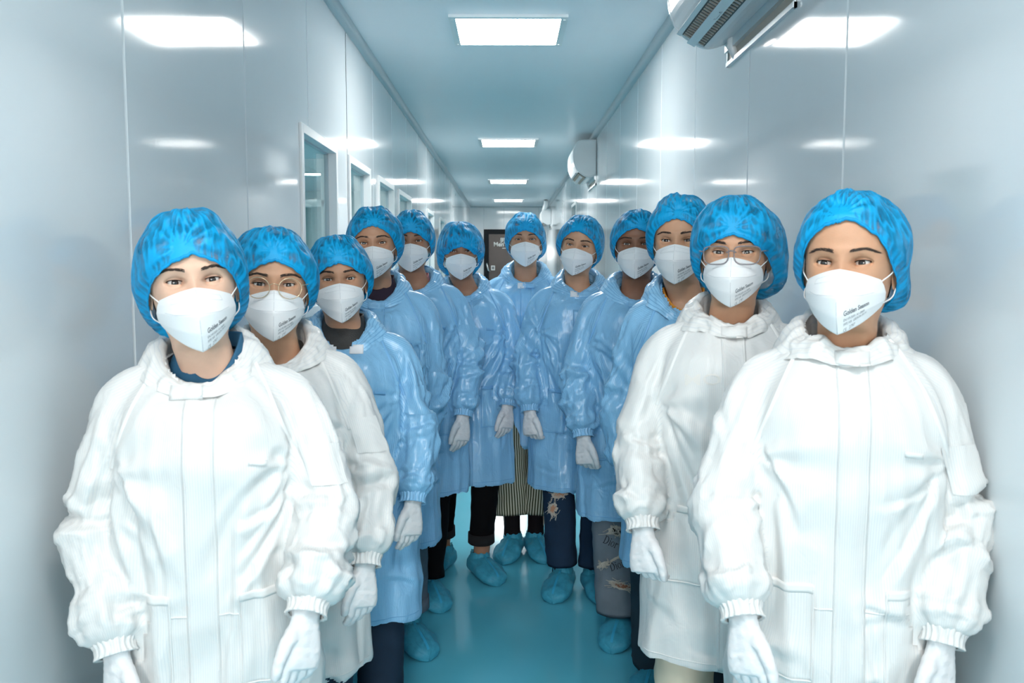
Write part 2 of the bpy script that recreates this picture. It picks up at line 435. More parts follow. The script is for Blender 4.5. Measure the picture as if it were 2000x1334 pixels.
m = MB(); zz = at(985, 485, Y=Y1)[2]; xx = at(981, 485, Y=Y1)[0]; m.box((xx, -0.016, zz - 0.006), (xx + 0.35, -0.012, zz + 0.01)); m.build('sign_underline', M['letter'], leaf)
hx, hz = at(954, 522, Y=Y1)[0], at(954, 522, Y=Y1)[2]
m = MB(); m.tube([(hx + .02, -.02, hz - .09), (hx, -.06, hz - .07), (hx - .03, -.06, hz + .05), (hx - .04, -.02, hz + .09)], 0.018, 8); m.build('door_handle', M['alu'], d_o, smooth=True)
m = MB(); m.box((hx + .06, -.018, hz - .07), (hx + .15, -.012, hz + .04)); st = m.build('door_sticker', M['letter'], leaf)
m = MB(); m.box((hx + .08, -.020, hz - .045), (hx + .13, -.018, hz + .015)); m.build('sticker_symbol', M['print'], st)

# windows
def window(n, side, ya, yb, z0, z1, recess=0.045):
    o = bpy.data.objects.new('window_%d' % n, None); COL.objects.link(o); o['kind'] = 'structure'
    o.location = (side * HW, (ya + yb) / 2, (z0 + z1) / 2)
    hy, hz, s = (yb - ya) / 2, (z1 - z0) / 2, side
    def bar(y0, y1, a0, a1):
        m = MB(); xs = sorted((-s * 0.012, s * 0.055)); m.box((xs[0], y0, a0), (xs[1], y1, a1)); return m.build('window_frame', M['frame_white'], o, bevel=0.003)
    t = 0.04
    bar(-hy, -hy + t, -hz, hz); bar(hy - t, hy, -hz, hz); bar(-hy + t, hy - t, hz - t, hz); bar(-hy + t, hy - t, -hz, -hz + t)
    m = MB(); xs = sorted((s * 0.040, s * 0.046)); m.box((xs[0], -hy + t, -hz + t), (xs[1], hy - t, hz - t)); m.build('pane', M['pane'], o)
    m = MB(); g = 0.007
    for (y0, y1, a0, a1) in ((-hy + t, -hy + t + g, -hz + t, hz - t), (hy - t - g, hy - t, -hz + t, hz - t), (-hy + t, hy - t, hz - t - g, hz - t), (-hy + t, hy - t, -hz + t, -hz + t + g)):
        xs = sorted((s * 0.030, s * 0.050)); m.box((xs[0], y0, a0), (xs[1], y1, a1))
    m.build('gasket', M['cove'], o)
    return o
for i, (a, b, z0, z1) in enumerate(wins_left): window(i + 1, -1, a, b, z0, z1)
for i, (a, b, z0, z1) in enumerate(wins_right): window(len(wins_left) + 1 + i, 1, a, b, z0, z1)

# rooms seen through the panes: shell, far partition with its own window frames, a lamp
def side_room(side, ya, yb, depth, nm):
    s = side; xa, xb = s * (HW + 0.062), s * (HW + depth)
    lo, hi = min(xa, xb), max(xa, xb)
    m = MB(); m.box((lo, ya, -0.06), (hi, yb, 0)); o = m.build('floor_%s_room' % nm, M['floor']); o['kind'] = 'structure'
    m = MB(); m.box((lo, ya, CEIL - 0.1), (hi, yb, CEIL - 0.04)); o = m.build('ceiling_%s_room' % nm, M['ceiling']); o['kind'] = 'structure'
    m = MB(); m.box((min(xb, xb + s * .05), ya, 0), (max(xb, xb + s * .05), yb, CEIL)); o = m.build('wall_%s_room_side' % nm, M['room']); o['kind'] = 'structure'
    for q, (w0, w1) in enumerate(((ya - .05, ya), (yb, yb + .05))):
        m = MB(); m.box((lo, w0, 0), (hi, w1, CEIL)); o = m.build('wall_%s_room_%s' % (nm, 'near' if q == 0 else 'far'), M['room']); o['kind'] = 'structure'
side_room(-1, 2.4, 15.0, 3.0, 'left')
side_room(1, 10.6, 14.0, 1.6, 'right')
for i, y in enumerate((5.2, 8.6, 12.0)):
    o = empty('room_ceiling_light', (-2.6, y, CEIL - 0.1), 'recessed square light in the side room behind the left windows, %s' % ('nearest of three', 'middle of three', 'farthest of three')[i], 'ceiling light', 'side room lights')
    m = MB(); m.box((-.3, -.3, -.008), (.3, .3, 0)); m.build('frame', M['frame_white'], o)
    m = MB(); m.box((-.27, -.27, -.010), (.27, .27, -.008)); m.build('diffuser', M['lamp_room'], o)
# glazed partition standing inside the left room
part = empty('glazed_partition', (-2.1, 6.55, 0), 'white framed glazed partition inside the room behind the nearest left window', 'partition')
def pbar(x0, x1, z0, z1, nm='rail'):
    m = MB(); m.box((x0, -.03, z0), (x1, .03, z1)); m.build(nm, M['frame_white'], part, bevel=0.003)
for x in (-1.0, -.35, .22, .75): pbar(x, x + .07, 0, 2.1, 'post')
pbar(-1.0, .82, 2.1, 2.2); pbar(-1.0, .82, .95, 1.02); pbar(-1.0, .82, 1.86, 1.91)
for a, b in ((-.93, -.35), (-.28, .22), (.29, .75)):
    m = MB(); m.box((a, -.004, 1.02), (b, .004, 1.86)); m.build('pane', M['pane'], part)
    m = MB(); m.box((a, -.012, 0), (b, .012, .95)); m.build('lower_panel', M['room'], part)

# ceiling lights of the corridor
LIGHT_Y = [5.13, 9.77, 14.30, 18.55]
words = ['nearest', 'second nearest', 'third', 'farthest and smallest']
def ceiling_light(y, label):
    o = empty('ceiling_light', (0, y, CEIL), label, 'ceiling light', 'corridor ceiling lights')
    m = MB(); w, t = 0.315, 0.036
    m.box((-w, -w, -.016), (-w + t, w, 0)); m.box((w - t, -w, -.016), (w, w, 0)); m.box((-w + t, -w, -.016), (w - t, -w + t, 0)); m.box((-w + t, w - t, -.016), (w - t, w, 0))
    fr = m.build('frame', M['alu'], o)
    m = MB(); m.box((-w + t, -w + t, -.012), (w - t, w - t, -.004)); m.build('diffuser', M['lamp'], o)
    for sx in (-1, 1):
        for sy in (-1, 1):
            m = MB(); m.tube([(sx * (w - .018), sy * (w - .05), -.016), (sx * (w - .018), sy * (w - .05), -.019)], 0.006, 8); m.build('screw', M['frame_white'], fr)
for y, wd in zip(LIGHT_Y, words): ceiling_light(y, 'lit square white panel light set in the corridor ceiling, %s to the viewer' % wd)
ceiling_light(0.45, 'lit square panel light in the ceiling straight above the viewer, out of view')
ceiling_light(-4.1, 'lit square panel light in the ceiling behind the viewer, out of view')

# air conditioners on the right wall
def aircon(ya, yb, z0, z1, deep, label, flap=True):
    L_ = yb - ya; H_ = z1 - z0
    o = empty('air_conditioner', (HW, (ya + yb) / 2, z0), label, 'air conditioner', 'wall air conditioners')
    # profile in (x,z), x negative into the corridor
    prof = [(-.004, .02), (-.30 * deep, .0), (-.52 * deep, .03 * H_), (-.80 * deep, .16 * H_), (-.94 * deep, .32 * H_), (-1.0 * deep, .52 * H_), (-.98 * deep, .74 * H_), (-.88 * deep, .90 * H_), (-.72 * deep, .985 * H_), (-.45 * deep, H_), (-.004, H_)]
    prof = [tuple(p) for p in spline(np.array(prof), 34)]
    slot = MB()
    m = MB(); m.prism(prof, 1, -L_ / 2 + .02, L_ / 2 - .02); body = m.build('housing', M['ac'], o)
    for s in (-1, 1):        # rounded end covers
        m = MB(); c = np.array([-.45 * deep, .5 * H_]); q = [tuple(c + (np.array(p) - c) * 1.012) for p in prof]; q2 = [tuple(c + (np.array(p) - c) * .93) for p in prof]
        n = len(q); a = s * (L_ / 2 - .022); b = s * (L_ / 2 - .004); e = s * L_ / 2
        vs = [(p[0], a, p[1]) for p in q] + [(p[0], b, p[1]) for p in q] + [(p[0], e, p[1]) for p in q2]
        fs = [(k, (k + 1) % n, n + (k + 1) % n, n + k) for k in range(n)] + [(n + k, n + (k + 1) % n, 2 * n + (k + 1) % n, 2 * n + k) for k in range(n)] + [tuple(range(2 * n, 3 * n)), tuple(range(n))]
        m.add(vs, fs); m.build('end_cover', M['ac'], o, smooth=False)
    # outlet in the slanted underside
    p0, p1 = np.array([-.80 * deep, .16 * H_]), np.array([-.40 * deep, .012 * H_])
    d = p1 - p0; nn = np.array([-d[1], d[0]]); nn /= np.linalg.norm(nn); nn = nn if nn[1] < 0 else -nn
    ln = np.linalg.norm(d); d /= ln
    def quad(name, t0, t1, off0, off1, y0, y1, mat_, par=o):
        m = MB(); a, b = p0 + d * t0 * ln, p0 + d * t1 * ln
        pts = [tuple(a + nn * off0), tuple(b + nn * off0), tuple(b + nn * off1), tuple(a + nn * off1)]
        m.prism(pts, 1, y0, y1); return m.build(name, mat_, par)
    quad('outlet_slot', .08, .95, .004, .011, -L_ / 2 + .05, L_ / 2 - .05, M['ac_dark'])
    quad('outlet_lip', -.10, .06, .002, .018, -L_ / 2 + .04, L_ / 2 - .04, M['ac'])
    n_v = 26
    for k in range(n_v):
        y = -L_ / 2 + .07 + (L_ - .14) * k / (n_v - 1)
        quad('louvre_vane', .12, .90, .011, .015, y - .006, y + .006, M['ac_beige'])
    quad('outlet_flap', .36, .66, .022, .030, -L_ / 2 + .045, L_ / 2 - .045, M['ac'])
    m = MB(); m.box((-.02, -L_ / 2 + .03, -.02), (-.001, L_ / 2 - .01, .03)); m.build('wall_plate', M['alu'], o)
    # boxed pipe outlet under the far end
    m = MB(); ya_, yb_ = -L_ / 2 + .02, L_ / 2 - .01
    m.box((-.014, ya_, -.075), (0, yb_, -.058)); m.box((-.010, ya_, -.075), (0, ya_ + .012, .0)); m.box((-.010, yb_ - .010, -.075), (0, yb_, .0)); m.build('sleeve_frame', M['alu'], o)
    m = MB(); m.box((-.003, ya_, -.06), (-.001, yb_, .0)); m.build('pipe_opening', M['ac_beige'], o)
    m = MB(); m.tube([(-.02, L_ / 2 - .12, .05), (-.02, L_ / 2 - .12, -.02), (.0, L_ / 2 - .13, -.06)], .018, 8); m.build('pipe', M['ac'], o, smooth=True)
    return o
pf = at(1303, 20, Y=3.72)
ac1 = aircon(2.80, 3.68, CAM_H + .858, CAM_H + 1.225, .25, 'white split air conditioner high on the right wall, nearest, cut by the picture top')
put_t = text_data('Puresil', .038)
P = [(-.16 * .235 / .235 - p[1] * .9 + .02, -.10 + p[0] * 1.0, -.001) for p in put_t[0]]
new_obj('printed_marking', P, [f[::-1] for f in put_t[1]], M['print'], ac1, smooth=False)
aircon(9.1, 9.95, CAM_H + .865, CAM_H + 1.235, .235, 'white split air conditioner on the right wall beyond the first, above the capped heads')
aircon(18.6, 19.4, CAM_H + .80, CAM_H + 1.12, .22, 'small far air conditioner near the end wall on the right')
o = empty('wall_pipe', (0, 0, 0), 'grey elbow pipe at the far top right corner above the farthest air conditioner', 'pipe')
m = MB(); m.tube(spline([(HW - .12, 18.4, CEIL - .02), (HW - .12, 18.45, CEIL - .10), (HW - .14, 18.6, CEIL - .16), (HW - .14, 18.9, CEIL - .22)], 14), .045, 12); m.build('elbow', M['frame_white'], o, smooth=True)
# soap dispenser beside the door
o = empty('soap_dispenser', (at(931, 510, Y=Y1)[0], Y1, at(931, 512, Y=Y1)[2]), 'small white wall dispenser with a tray left of the dark door', 'dispenser')
m = MB(); m.box((-.08, -.10, .02), (.08, 0, .26)); m.build('tank', principled('pale_blue_tank', (.45, .62, .74), .2), o, bevel=.02)
m = MB(); m.box((-.10, -.13, -.06), (.10, 0, -.02)); m.build('tray', M['alu'], o, bevel=.008)

# ------------------------------------------------------------------ people: shared shapes
def vnormals(V, Q):
    n = np.cross(V[Q[:, 2]] - V[Q[:, 0]], V[Q[:, 3]] - V[Q[:, 1]])
    out = np.zeros_like(V)
    for k in range(4):
        for c in range(3): out[:, c] += np.bincount(Q[:, k], n[:, c], len(V))
    return out / (np.linalg.norm(out, axis=1)[:, None] + 1e-12)

def relax(V, Q, it, f=0.5):
    A = np.concatenate([Q[:, 0], Q[:, 1], Q[:, 2], Q[:, 3]]); B = np.concatenate([Q[:, 1], Q[:, 2], Q[:, 3], Q[:, 0]])
    a = np.concatenate([A, B]); b = np.concatenate([B, A]); cnt = np.bincount(a, minlength=len(V))[:, None] + 1e-9
    for _ in range(it):
        s = np.stack([np.bincount(a, V[b, c], len(V)) for c in range(3)], 1)
        V = V + f * (s / cnt - V)
    return V

def voxel(mb_, size):
    o = new_obj('tmp', mb_.v, mb_.f); md = o.modifiers.new('r', 'REMESH'); md.mode = 'VOXEL'; md.voxel_size = size; md.adaptivity = 0
    bm = bmesh.new(); bm.from_mesh(o.data); bmesh.ops.recalc_face_normals(bm, faces=bm.faces); bm.to_mesh(o.data); bm.free()
    bpy.context.view_layer.update()
    me = bpy.data.meshes.new_from_object(o.evaluated_get(bpy.context.evaluated_depsgraph_get()))
    V = np.empty(len(me.vertices) * 3); me.vertices.foreach_get('co', V); Q = np.empty(len(me.loops), dtype=np.int32); me.loops.foreach_get('vertex_index', Q)
    od = o.data; bpy.data.objects.remove(o); bpy.data.meshes.remove(od); bpy.data.meshes.remove(me)
    return V.reshape(-1, 3), Q.reshape(-1, 4)

def loft(mb_, rings, caps=True):
    rings = np.asarray(rings); m, n = rings.shape[:2]
    fs = [tuple(f) for f in grid_faces(m, n, True)]
    if caps: fs += [tuple(range(n))[::-1], tuple((m - 1) * n + k for k in range(n))]
    mb_.add(rings.reshape(-1, 3), fs)

# head profile: z from eye level, half width, depth to front, depth to back
HP = np.array([
    (.1120, .004, .004, .010), (.1105, .022, .024, .032), (.106, .037, .042, .052), (.097, .053, .060, .071), (.083, .0645, .0735, .084), (.065, .0710, .0815, .0915),
    (.045, .0738, .0862, .0955), (.025, .0742, .0885, .0965), (.005, .0732, .0885, .0950), (-.015, .0715, .0875, .0905), (-.035, .0690, .0865, .083),
    (-.055, .0650, .0865, .074), (-.075, .0590, .0860, .066), (-.090, .0535, .0840, .062), (-.102, .0500, .0780, .060), (-.110, .0500, .0660, .060), (-.117, .0510, .0520, .060), (-.124, .0510, .0440, .060),
    (-.150, .0510, .0420, .062), (-.172, .0545, .0440, .065), (-.188, .066, .0490, .068), (-.204, .095, .0540, .073), (-.225, .138, .0640, .080), (-.26, .152, .080, .090), (-.33, .150, .100, .100), (-.50, .128, .085, .090), (-.62, .148, .095, .105), (-.70, .135, .085, .095)])
NEXP = 2.25
def hp(z, c): return np.interp(-np.asarray(z, float), -HP[:, 0], HP[:, c])
def bump(x, z):
    ax = np.abs(x); g = lambda u, s: np.exp(-(u / s) ** 2)
    d = .0040 * g(z - .021, .009) * g(ax - .026, .024) - .0100 * g(ax - .031, .0165) * g(z - .001, .0125)
    d = d + .0040 * g(ax - .046, .018) * g(z + .026, .017)
    h = np.interp(-np.asarray(z, float), [-.03, -.015, 0, .02, .040, .047, .054, .060], [0, .0025, .0055, .0115, .0200, .0175, .004, 0])
    w = np.interp(-np.asarray(z, float), [-.03, .0, .04, .06], [.012, .0085, .0115, .014])
    d = d + h * g(x, w) + .0055 * g(z + .0735, .0075) * g(x, .019) - .002 * g(z + .0735, .0015) * g(x, .018) + .004 * g(z + .098, .010) * g(x, .02)
    return d
def surf_y(x, z):
    a, f = hp(z, 1), hp(z, 2); q = np.clip(1 - np.abs(x / a) ** NEXP, 1e-4, 1) ** (1 / NEXP)
    return -f * q - bump(x, z) * ss(.15, .45, q)
NPH = 120
_t = np.linspace(-1, 1, NPH, endpoint=False); PHI = math.pi * (.62 * _t + .38 * _t ** 3)
HZ = np.concatenate([np.linspace(.112, .100, 6), np.linspace(.096, .045, 16), np.linspace(.042, -.030, 38), np.linspace(-.034, -.125, 30), np.linspace(-.132, -.235, 16), np.linspace(-.27, -.70, 10)])
def head_grid(off=0.0, zs=HZ):
    Z, P_ = np.meshgrid(zs, PHI, indexing='ij'); s, c = np.sin(P_), np.cos(P_)
    a = hp(Z, 1); b = np.where(c > 0, hp(Z, 2), hp(Z, 3))
    r = 1 / (np.abs(s / a) ** NEXP + np.abs(c / b) ** NEXP) ** (1 / NEXP)
    x, y = r * s, -r * c
    fr = c > 0
    q = np.clip(np.abs(y / b), 0, 1)
    y = np.where(fr, y - bump(x, Z) * ss(.15, .45, q), y)
    e = np.where(fr, ((np.abs(x) - .031) / .0185) ** 2 + ((Z - .0005) / .0098) ** 2, 9)
    y = y + .012 * (1 - ss(.55, .98, e))                      # hollow behind the lids
    G = np.stack([x, y, Z], -1)
    if off:
        n = np.stack([s, -c, np.clip(Z / .11, -1, 1) ** 3 * 1.0], -1); n /= np.linalg.norm(n, axis=-1)[..., None]; G = G + off * n
    return G
EYE_R = .0122
def eye_c(s): return np.array([s * .031, surf_y(.031, .0) + .0105, .0])
def sphere_y(x, z, s, r):
    c = eye_c(s); q = r * r - (x - c[0]) ** 2 - (z - c[2]) ** 2
    return c[1] - np.sqrt(np.clip(q, 1e-6, None))
def lid_patch(s, open_=1.0, slant=.0012):
    n, m = 40, 9; th = np.linspace(0, 2 * math.pi, n, endpoint=False); ct, st = np.cos(th), np.sin(th)
    ex = .0146 * ct; up = .0047 * open_; dn = .0030 * open_
    ez = np.where(st > 0, up, dn) * np.sign(st) * np.abs(st) ** 1.25 + slant * ct * 1.0
    ex = ex * np.where(True, 1, 1)
    ox, oz = .0205 * ct, .0112 * st
    V = []
    for k in range(m):
        t = k / (m - 1); x = (ex + (ox - ex) * t) * s + s * .031; z = ez + (oz - ez) * t + .0003
        ys = sphere_y(x, z, s, EYE_R + .0011 + .0004 * math.sin(t * math.pi)); yo = surf_y(x, z)
        w = ss(.25, 1.0, t); y = ys * (1 - w) + yo * w - .0006 * math.sin(math.pi * min(1, t * 1.0)) - .00025
        y = y + .0010 * math.exp(-((t - .42) / .10) ** 2) * np.clip(st, 0, 1)          # fold above the lid
        V.append(np.stack([x, y, z], -1))
    inner = V[0].copy(); inner[:, 1] += .0022; V = [inner] + V
    return np.array(V)
def ear(s):
    n, m = 28, 7; V = []
    for k in range(m):
        r = k / (m - 1)
        for a in np.linspace(0, 2 * math.pi, n, endpoint=False):
            ly, lz = math.cos(a), math.sin(a)
            wy = .0165 * (1.0 if lz > 0 else 1.0 - .32 * abs(lz)); wz = .031
            hgt = .004 + .008 * r + .0045 * math.exp(-((r - .86) / .12) ** 2) - .004 * math.exp(-((r - .45) / .2) ** 2) - .011 * max(0, r - .9) * 10 * .5
            back = .5 + .5 * ly
            V.append((s * (.0675 + hgt * (.45 + .6 * back)), .012 + wy * r * ly + .004 * lz * r, -.016 + wz * r * lz))
    return np.array(V).reshape(m, n, 3)

def rotm(yaw, pitch, roll):
    return np.array(Matrix.Rotation(yaw, 3, 'Z') @ Matrix.Rotation(roll, 3, 'Y') @ Matrix.Rotation(pitch, 3, 'X'))

# hand in a thin glove: wrist at the origin, fingers to -z, back of the hand to -y, thumb to +x
def hand_mesh(curl, name, mirror):
    m = MB()
    secs = [(.060, .029, .024), (.030, .0275, .0205), (.0, .0285, .0195), (-.030, .035, .0185), (-.060, .0405, .0165), (-.082, .0415, .0145), (-.092, .037, .011)]
    rings = []
    for z, w, t in secs:
        a = np.linspace(0, 2 * math.pi, 24, endpoint=False); rings.append(np.stack([w * np.sign(np.cos(a)) * np.abs(np.cos(a)) ** .8, t * np.sin(a), np.full(24, z)], -1))
    loft(m, rings)
    for i, (x, L_, r) in enumerate(((.0305, .068, .0092), (.0105, .076, .0094), (-.0105, .070, .0090), (-.0305, .055, .0082))):
        p = np.array([x * .97, -.001, -.078]); ang = 0.10 + .04 * i; pts = [p + np.array([0, 0, .02]), p]; rs = [r * 1.1, r * 1.08]
        for frac, bend in ((.45, curl[0] + .07 * i), (.31, curl[1]), (.24, curl[2])):
            ang += bend
            for _ in range(2):
                p = p + np.array([x * .10 * (.5 - .3 * curl[0]), math.sin(ang), -math.cos(ang)]) * L_ * frac / 2; pts.append(p)
                rs.append(r * (1.02 if frac > .4 else .96 if frac > .3 else .86))
        d = pts[-1] - pts[-2]; pts.append(pts[-1] + d * .35); rs.append(r * .5)
        m.tube(spline(pts, 20), list(np.interp(np.linspace(0, 1, 20), np.linspace(0, 1, len(rs)), rs)), 12)
    tp = spline([(.012, .004, -.012), (.030, -.004, -.030), (.046, -.007, -.056), (.052, -.004, -.082), (.050, .003, -.104), (.049, .005, -.110)], 18)
    m.tube(tp, list(np.interp(np.linspace(0, 1, 18), [0, .25, .5, .8, .95, 1], [.015, .0155, .0115, .0098, .0085, .005])), 12)
    V, Q = voxel(m, .0026); V = relax(V, Q, 4, .5); N = vnormals(V, Q)
    wr = ss(.0, .05, V[:, 2] + .02)
    V = V + N * (.0016 * noise(V[:, 0] * 60, V[:, 1] * 60, V[:, 2] * 90) * (1 + wr) + .0016 * wr * ridge(noise(V[:, 0] * 25, V[:, 1] * 25, V[:, 2] * 130)))[:, None]
    if mirror: V = V * np.array([-1, 1, 1]); Q = Q[:, ::-1]
    o = new_obj(name, V, np.ascontiguousarray(Q), M['glove']); me = o.data; bpy.data.objects.remove(o); return me
GLOVE = {}
for key, curl in (('relaxed', (.20, .38, .22)), ('curled', (.55, .75, .40))):
    for mir in (0, 1): GLOVE[key, mir] = hand_mesh(curl, 'glove', mir)

def shoe_mesh(scale, name, mat_, ripple):
    """bag over a shoe, heel at +y, toe at -y, ankle opening around the origin, sole on z=0"""
    S = [(.085, .010, .050), (.078, .030, .085), (.06, .042, .092), (.03, .046, .098), (0, .048, .096), (-.03, .050, .092), (-.06, .054, .084), (-.10, .057, .072), (-.14, .053, .060), (-.165, .041, .048), (-.178, .020, .034), (-.182, .004, .020)]
    S = np.array(S); ys = np.interp(np.linspace(0, 1, 40), np.linspace(0, 1, len(S)), S[:, 0]); ws = np.interp(np.linspace(0, 1, 40), np.linspace(0, 1, len(S)), S[:, 1]); hs_ = np.interp(np.linspace(0, 1, 40), np.linspace(0, 1, len(S)), S[:, 2])
    n = 44; rings = []
    for k in range(40):
        a = np.linspace(-math.pi / 2, 1.5 * math.pi, n, endpoint=False); c, s = np.cos(a), np.sin(a)
        x = 1.16 * ws[k] * np.sign(c) * np.abs(c) ** .75 * (1 - .28 * ss(0, 1, s)); z = hs_[k] * (.5 + .5 * np.sign(s) * np.abs(s) ** .8)
        d = ripple * (noise(x * 30, ys[k] * 30, z * 30) * .004 + .0035 * ridge(noise(a * 2.2, ys[k] * 14 + 3, 1.7)) * (z > .01))
        seam = ripple * .003 * np.exp(-(x / .006) ** 2) * (s > .3)
        rings.append(np.stack([x * (1 + d * 12) * scale, np.full(n, ys[k] * (1 + (scale - 1) * .5)), np.clip((z + d + seam) * scale, .001, None)], -1))
    m = MB(); loft(m, rings)
    if ripple:   # gathered ankle opening
        rr = []
        for z, r in ((.070, .047), (.092, .048), (.104, .042), (.109, .044)):
            a = np.linspace(0, 2 * math.pi, n, endpoint=False); q = r * (1 + .05 * np.sin(a * 17)); rr.append(np.stack([q * np.cos(a) * .95, q * np.sin(a) * 1.05 + .015, np.full(n, z) + .003 * np.sin(a * 9)], -1))
        loft(m, rr, caps=False)
    o = m.build(name, mat_, smooth=True); me = o.data; at__ = me.attributes.new('stripe', 'FLOAT', 'POINT'); at__.data.foreach_set('value', np.full(len(me.vertices), .45, dtype=np.float32)); bpy.data.objects.remove(o); return me
SHOE_COVER = shoe_mesh(1.0, 'shoe_cover', M['shoe_cover'], 1.0)
SHOE = shoe_mesh(.88, 'shoe', M['shoe'], 0.0)
v, f = [], []
for k in range(16):
    y = -.03 - .145 * k / 15; h = np.interp(-y, [.03, .06, .10, .14, .165, .175], [.096, .086, .075, .062, .050, .040]) + .004
    v += [(-.005, y, h), (.005, y, h)]
seam_o = new_obj('toe_seam', v, [(2 * k, 2 * k + 1, 2 * k + 3, 2 * k + 2) for k in range(15)], principled('shoe_cover_seam', (.03, .36, .58), .6))
SHOE_SEAM = seam_o.data; bpy.data.objects.remove(seam_o)

# mask surface in head coordinates, u -1..1 across, v 0..1 from nose to chin tip
_mv = [0, .25, .5, .75, 1]
MC = np.array([(0, -.1065, -.0100), (0, -.122, -.034), (0, -.1310, -.058), (0, -.122, -.090), (0, -.105, -.1215)])
ME = np.array([(.0600, -.056, -.0280), (.0645, -.049, -.038), (.0672, -.043, -.050), (.0662, -.040, -.062), (.0610, -.040, -.0735)])
MM = np.array([(.030, -.103, -.0140), (.039, -.110, -.032), (.046, -.112, -.053), (.045, -.104, -.082), (.036, -.094, -.1080)])
def mask_pt(u, v_):
    u = np.asarray(u, float); v_ = np.asarray(v_, float); t = np.abs(u)
    C, E, K = [np.stack([np.interp(v_, _mv, A[:, c]) for c in range(3)], -1) for A in (MC, ME, MM)]
    t_ = t[..., None]; Pp = C * (1 - t_) ** 2 + 2 * K * t_ * (1 - t_) + E * t_ ** 2
    Pp[..., 0] = Pp[..., 0] * np.where(u < 0, -1, 1)
    Pp[..., 1] = np.minimum(Pp[..., 1], surf_y(np.clip(Pp[..., 0], -.066, .066), np.clip(Pp[..., 2], -.1, 1)) - .0025 + 9 * (Pp[..., 2] < -.088))
    return Pp
_uu, _vv = np.meshgrid(np.linspace(-1, 1, 61), np.linspace(0, 1, 37), indexing='ij')
MASK_G = mask_pt(_uu, _vv)
MASK_TXT = []
for body, sz, du, dv, b in (('Golden Season', .0070, 0, 0, .0002), ('EN149:2001 A1:2009', .0040, .0, .0058, 0), ('FFP2 NR  GB2626-2019', .0040, .0, .0105, 0), ('CE   2797', .0052, 0, .0170, 0)):
    tv, tf = text_data(body, sz, bold=b); MASK_TXT.append((tv, tf, dv))

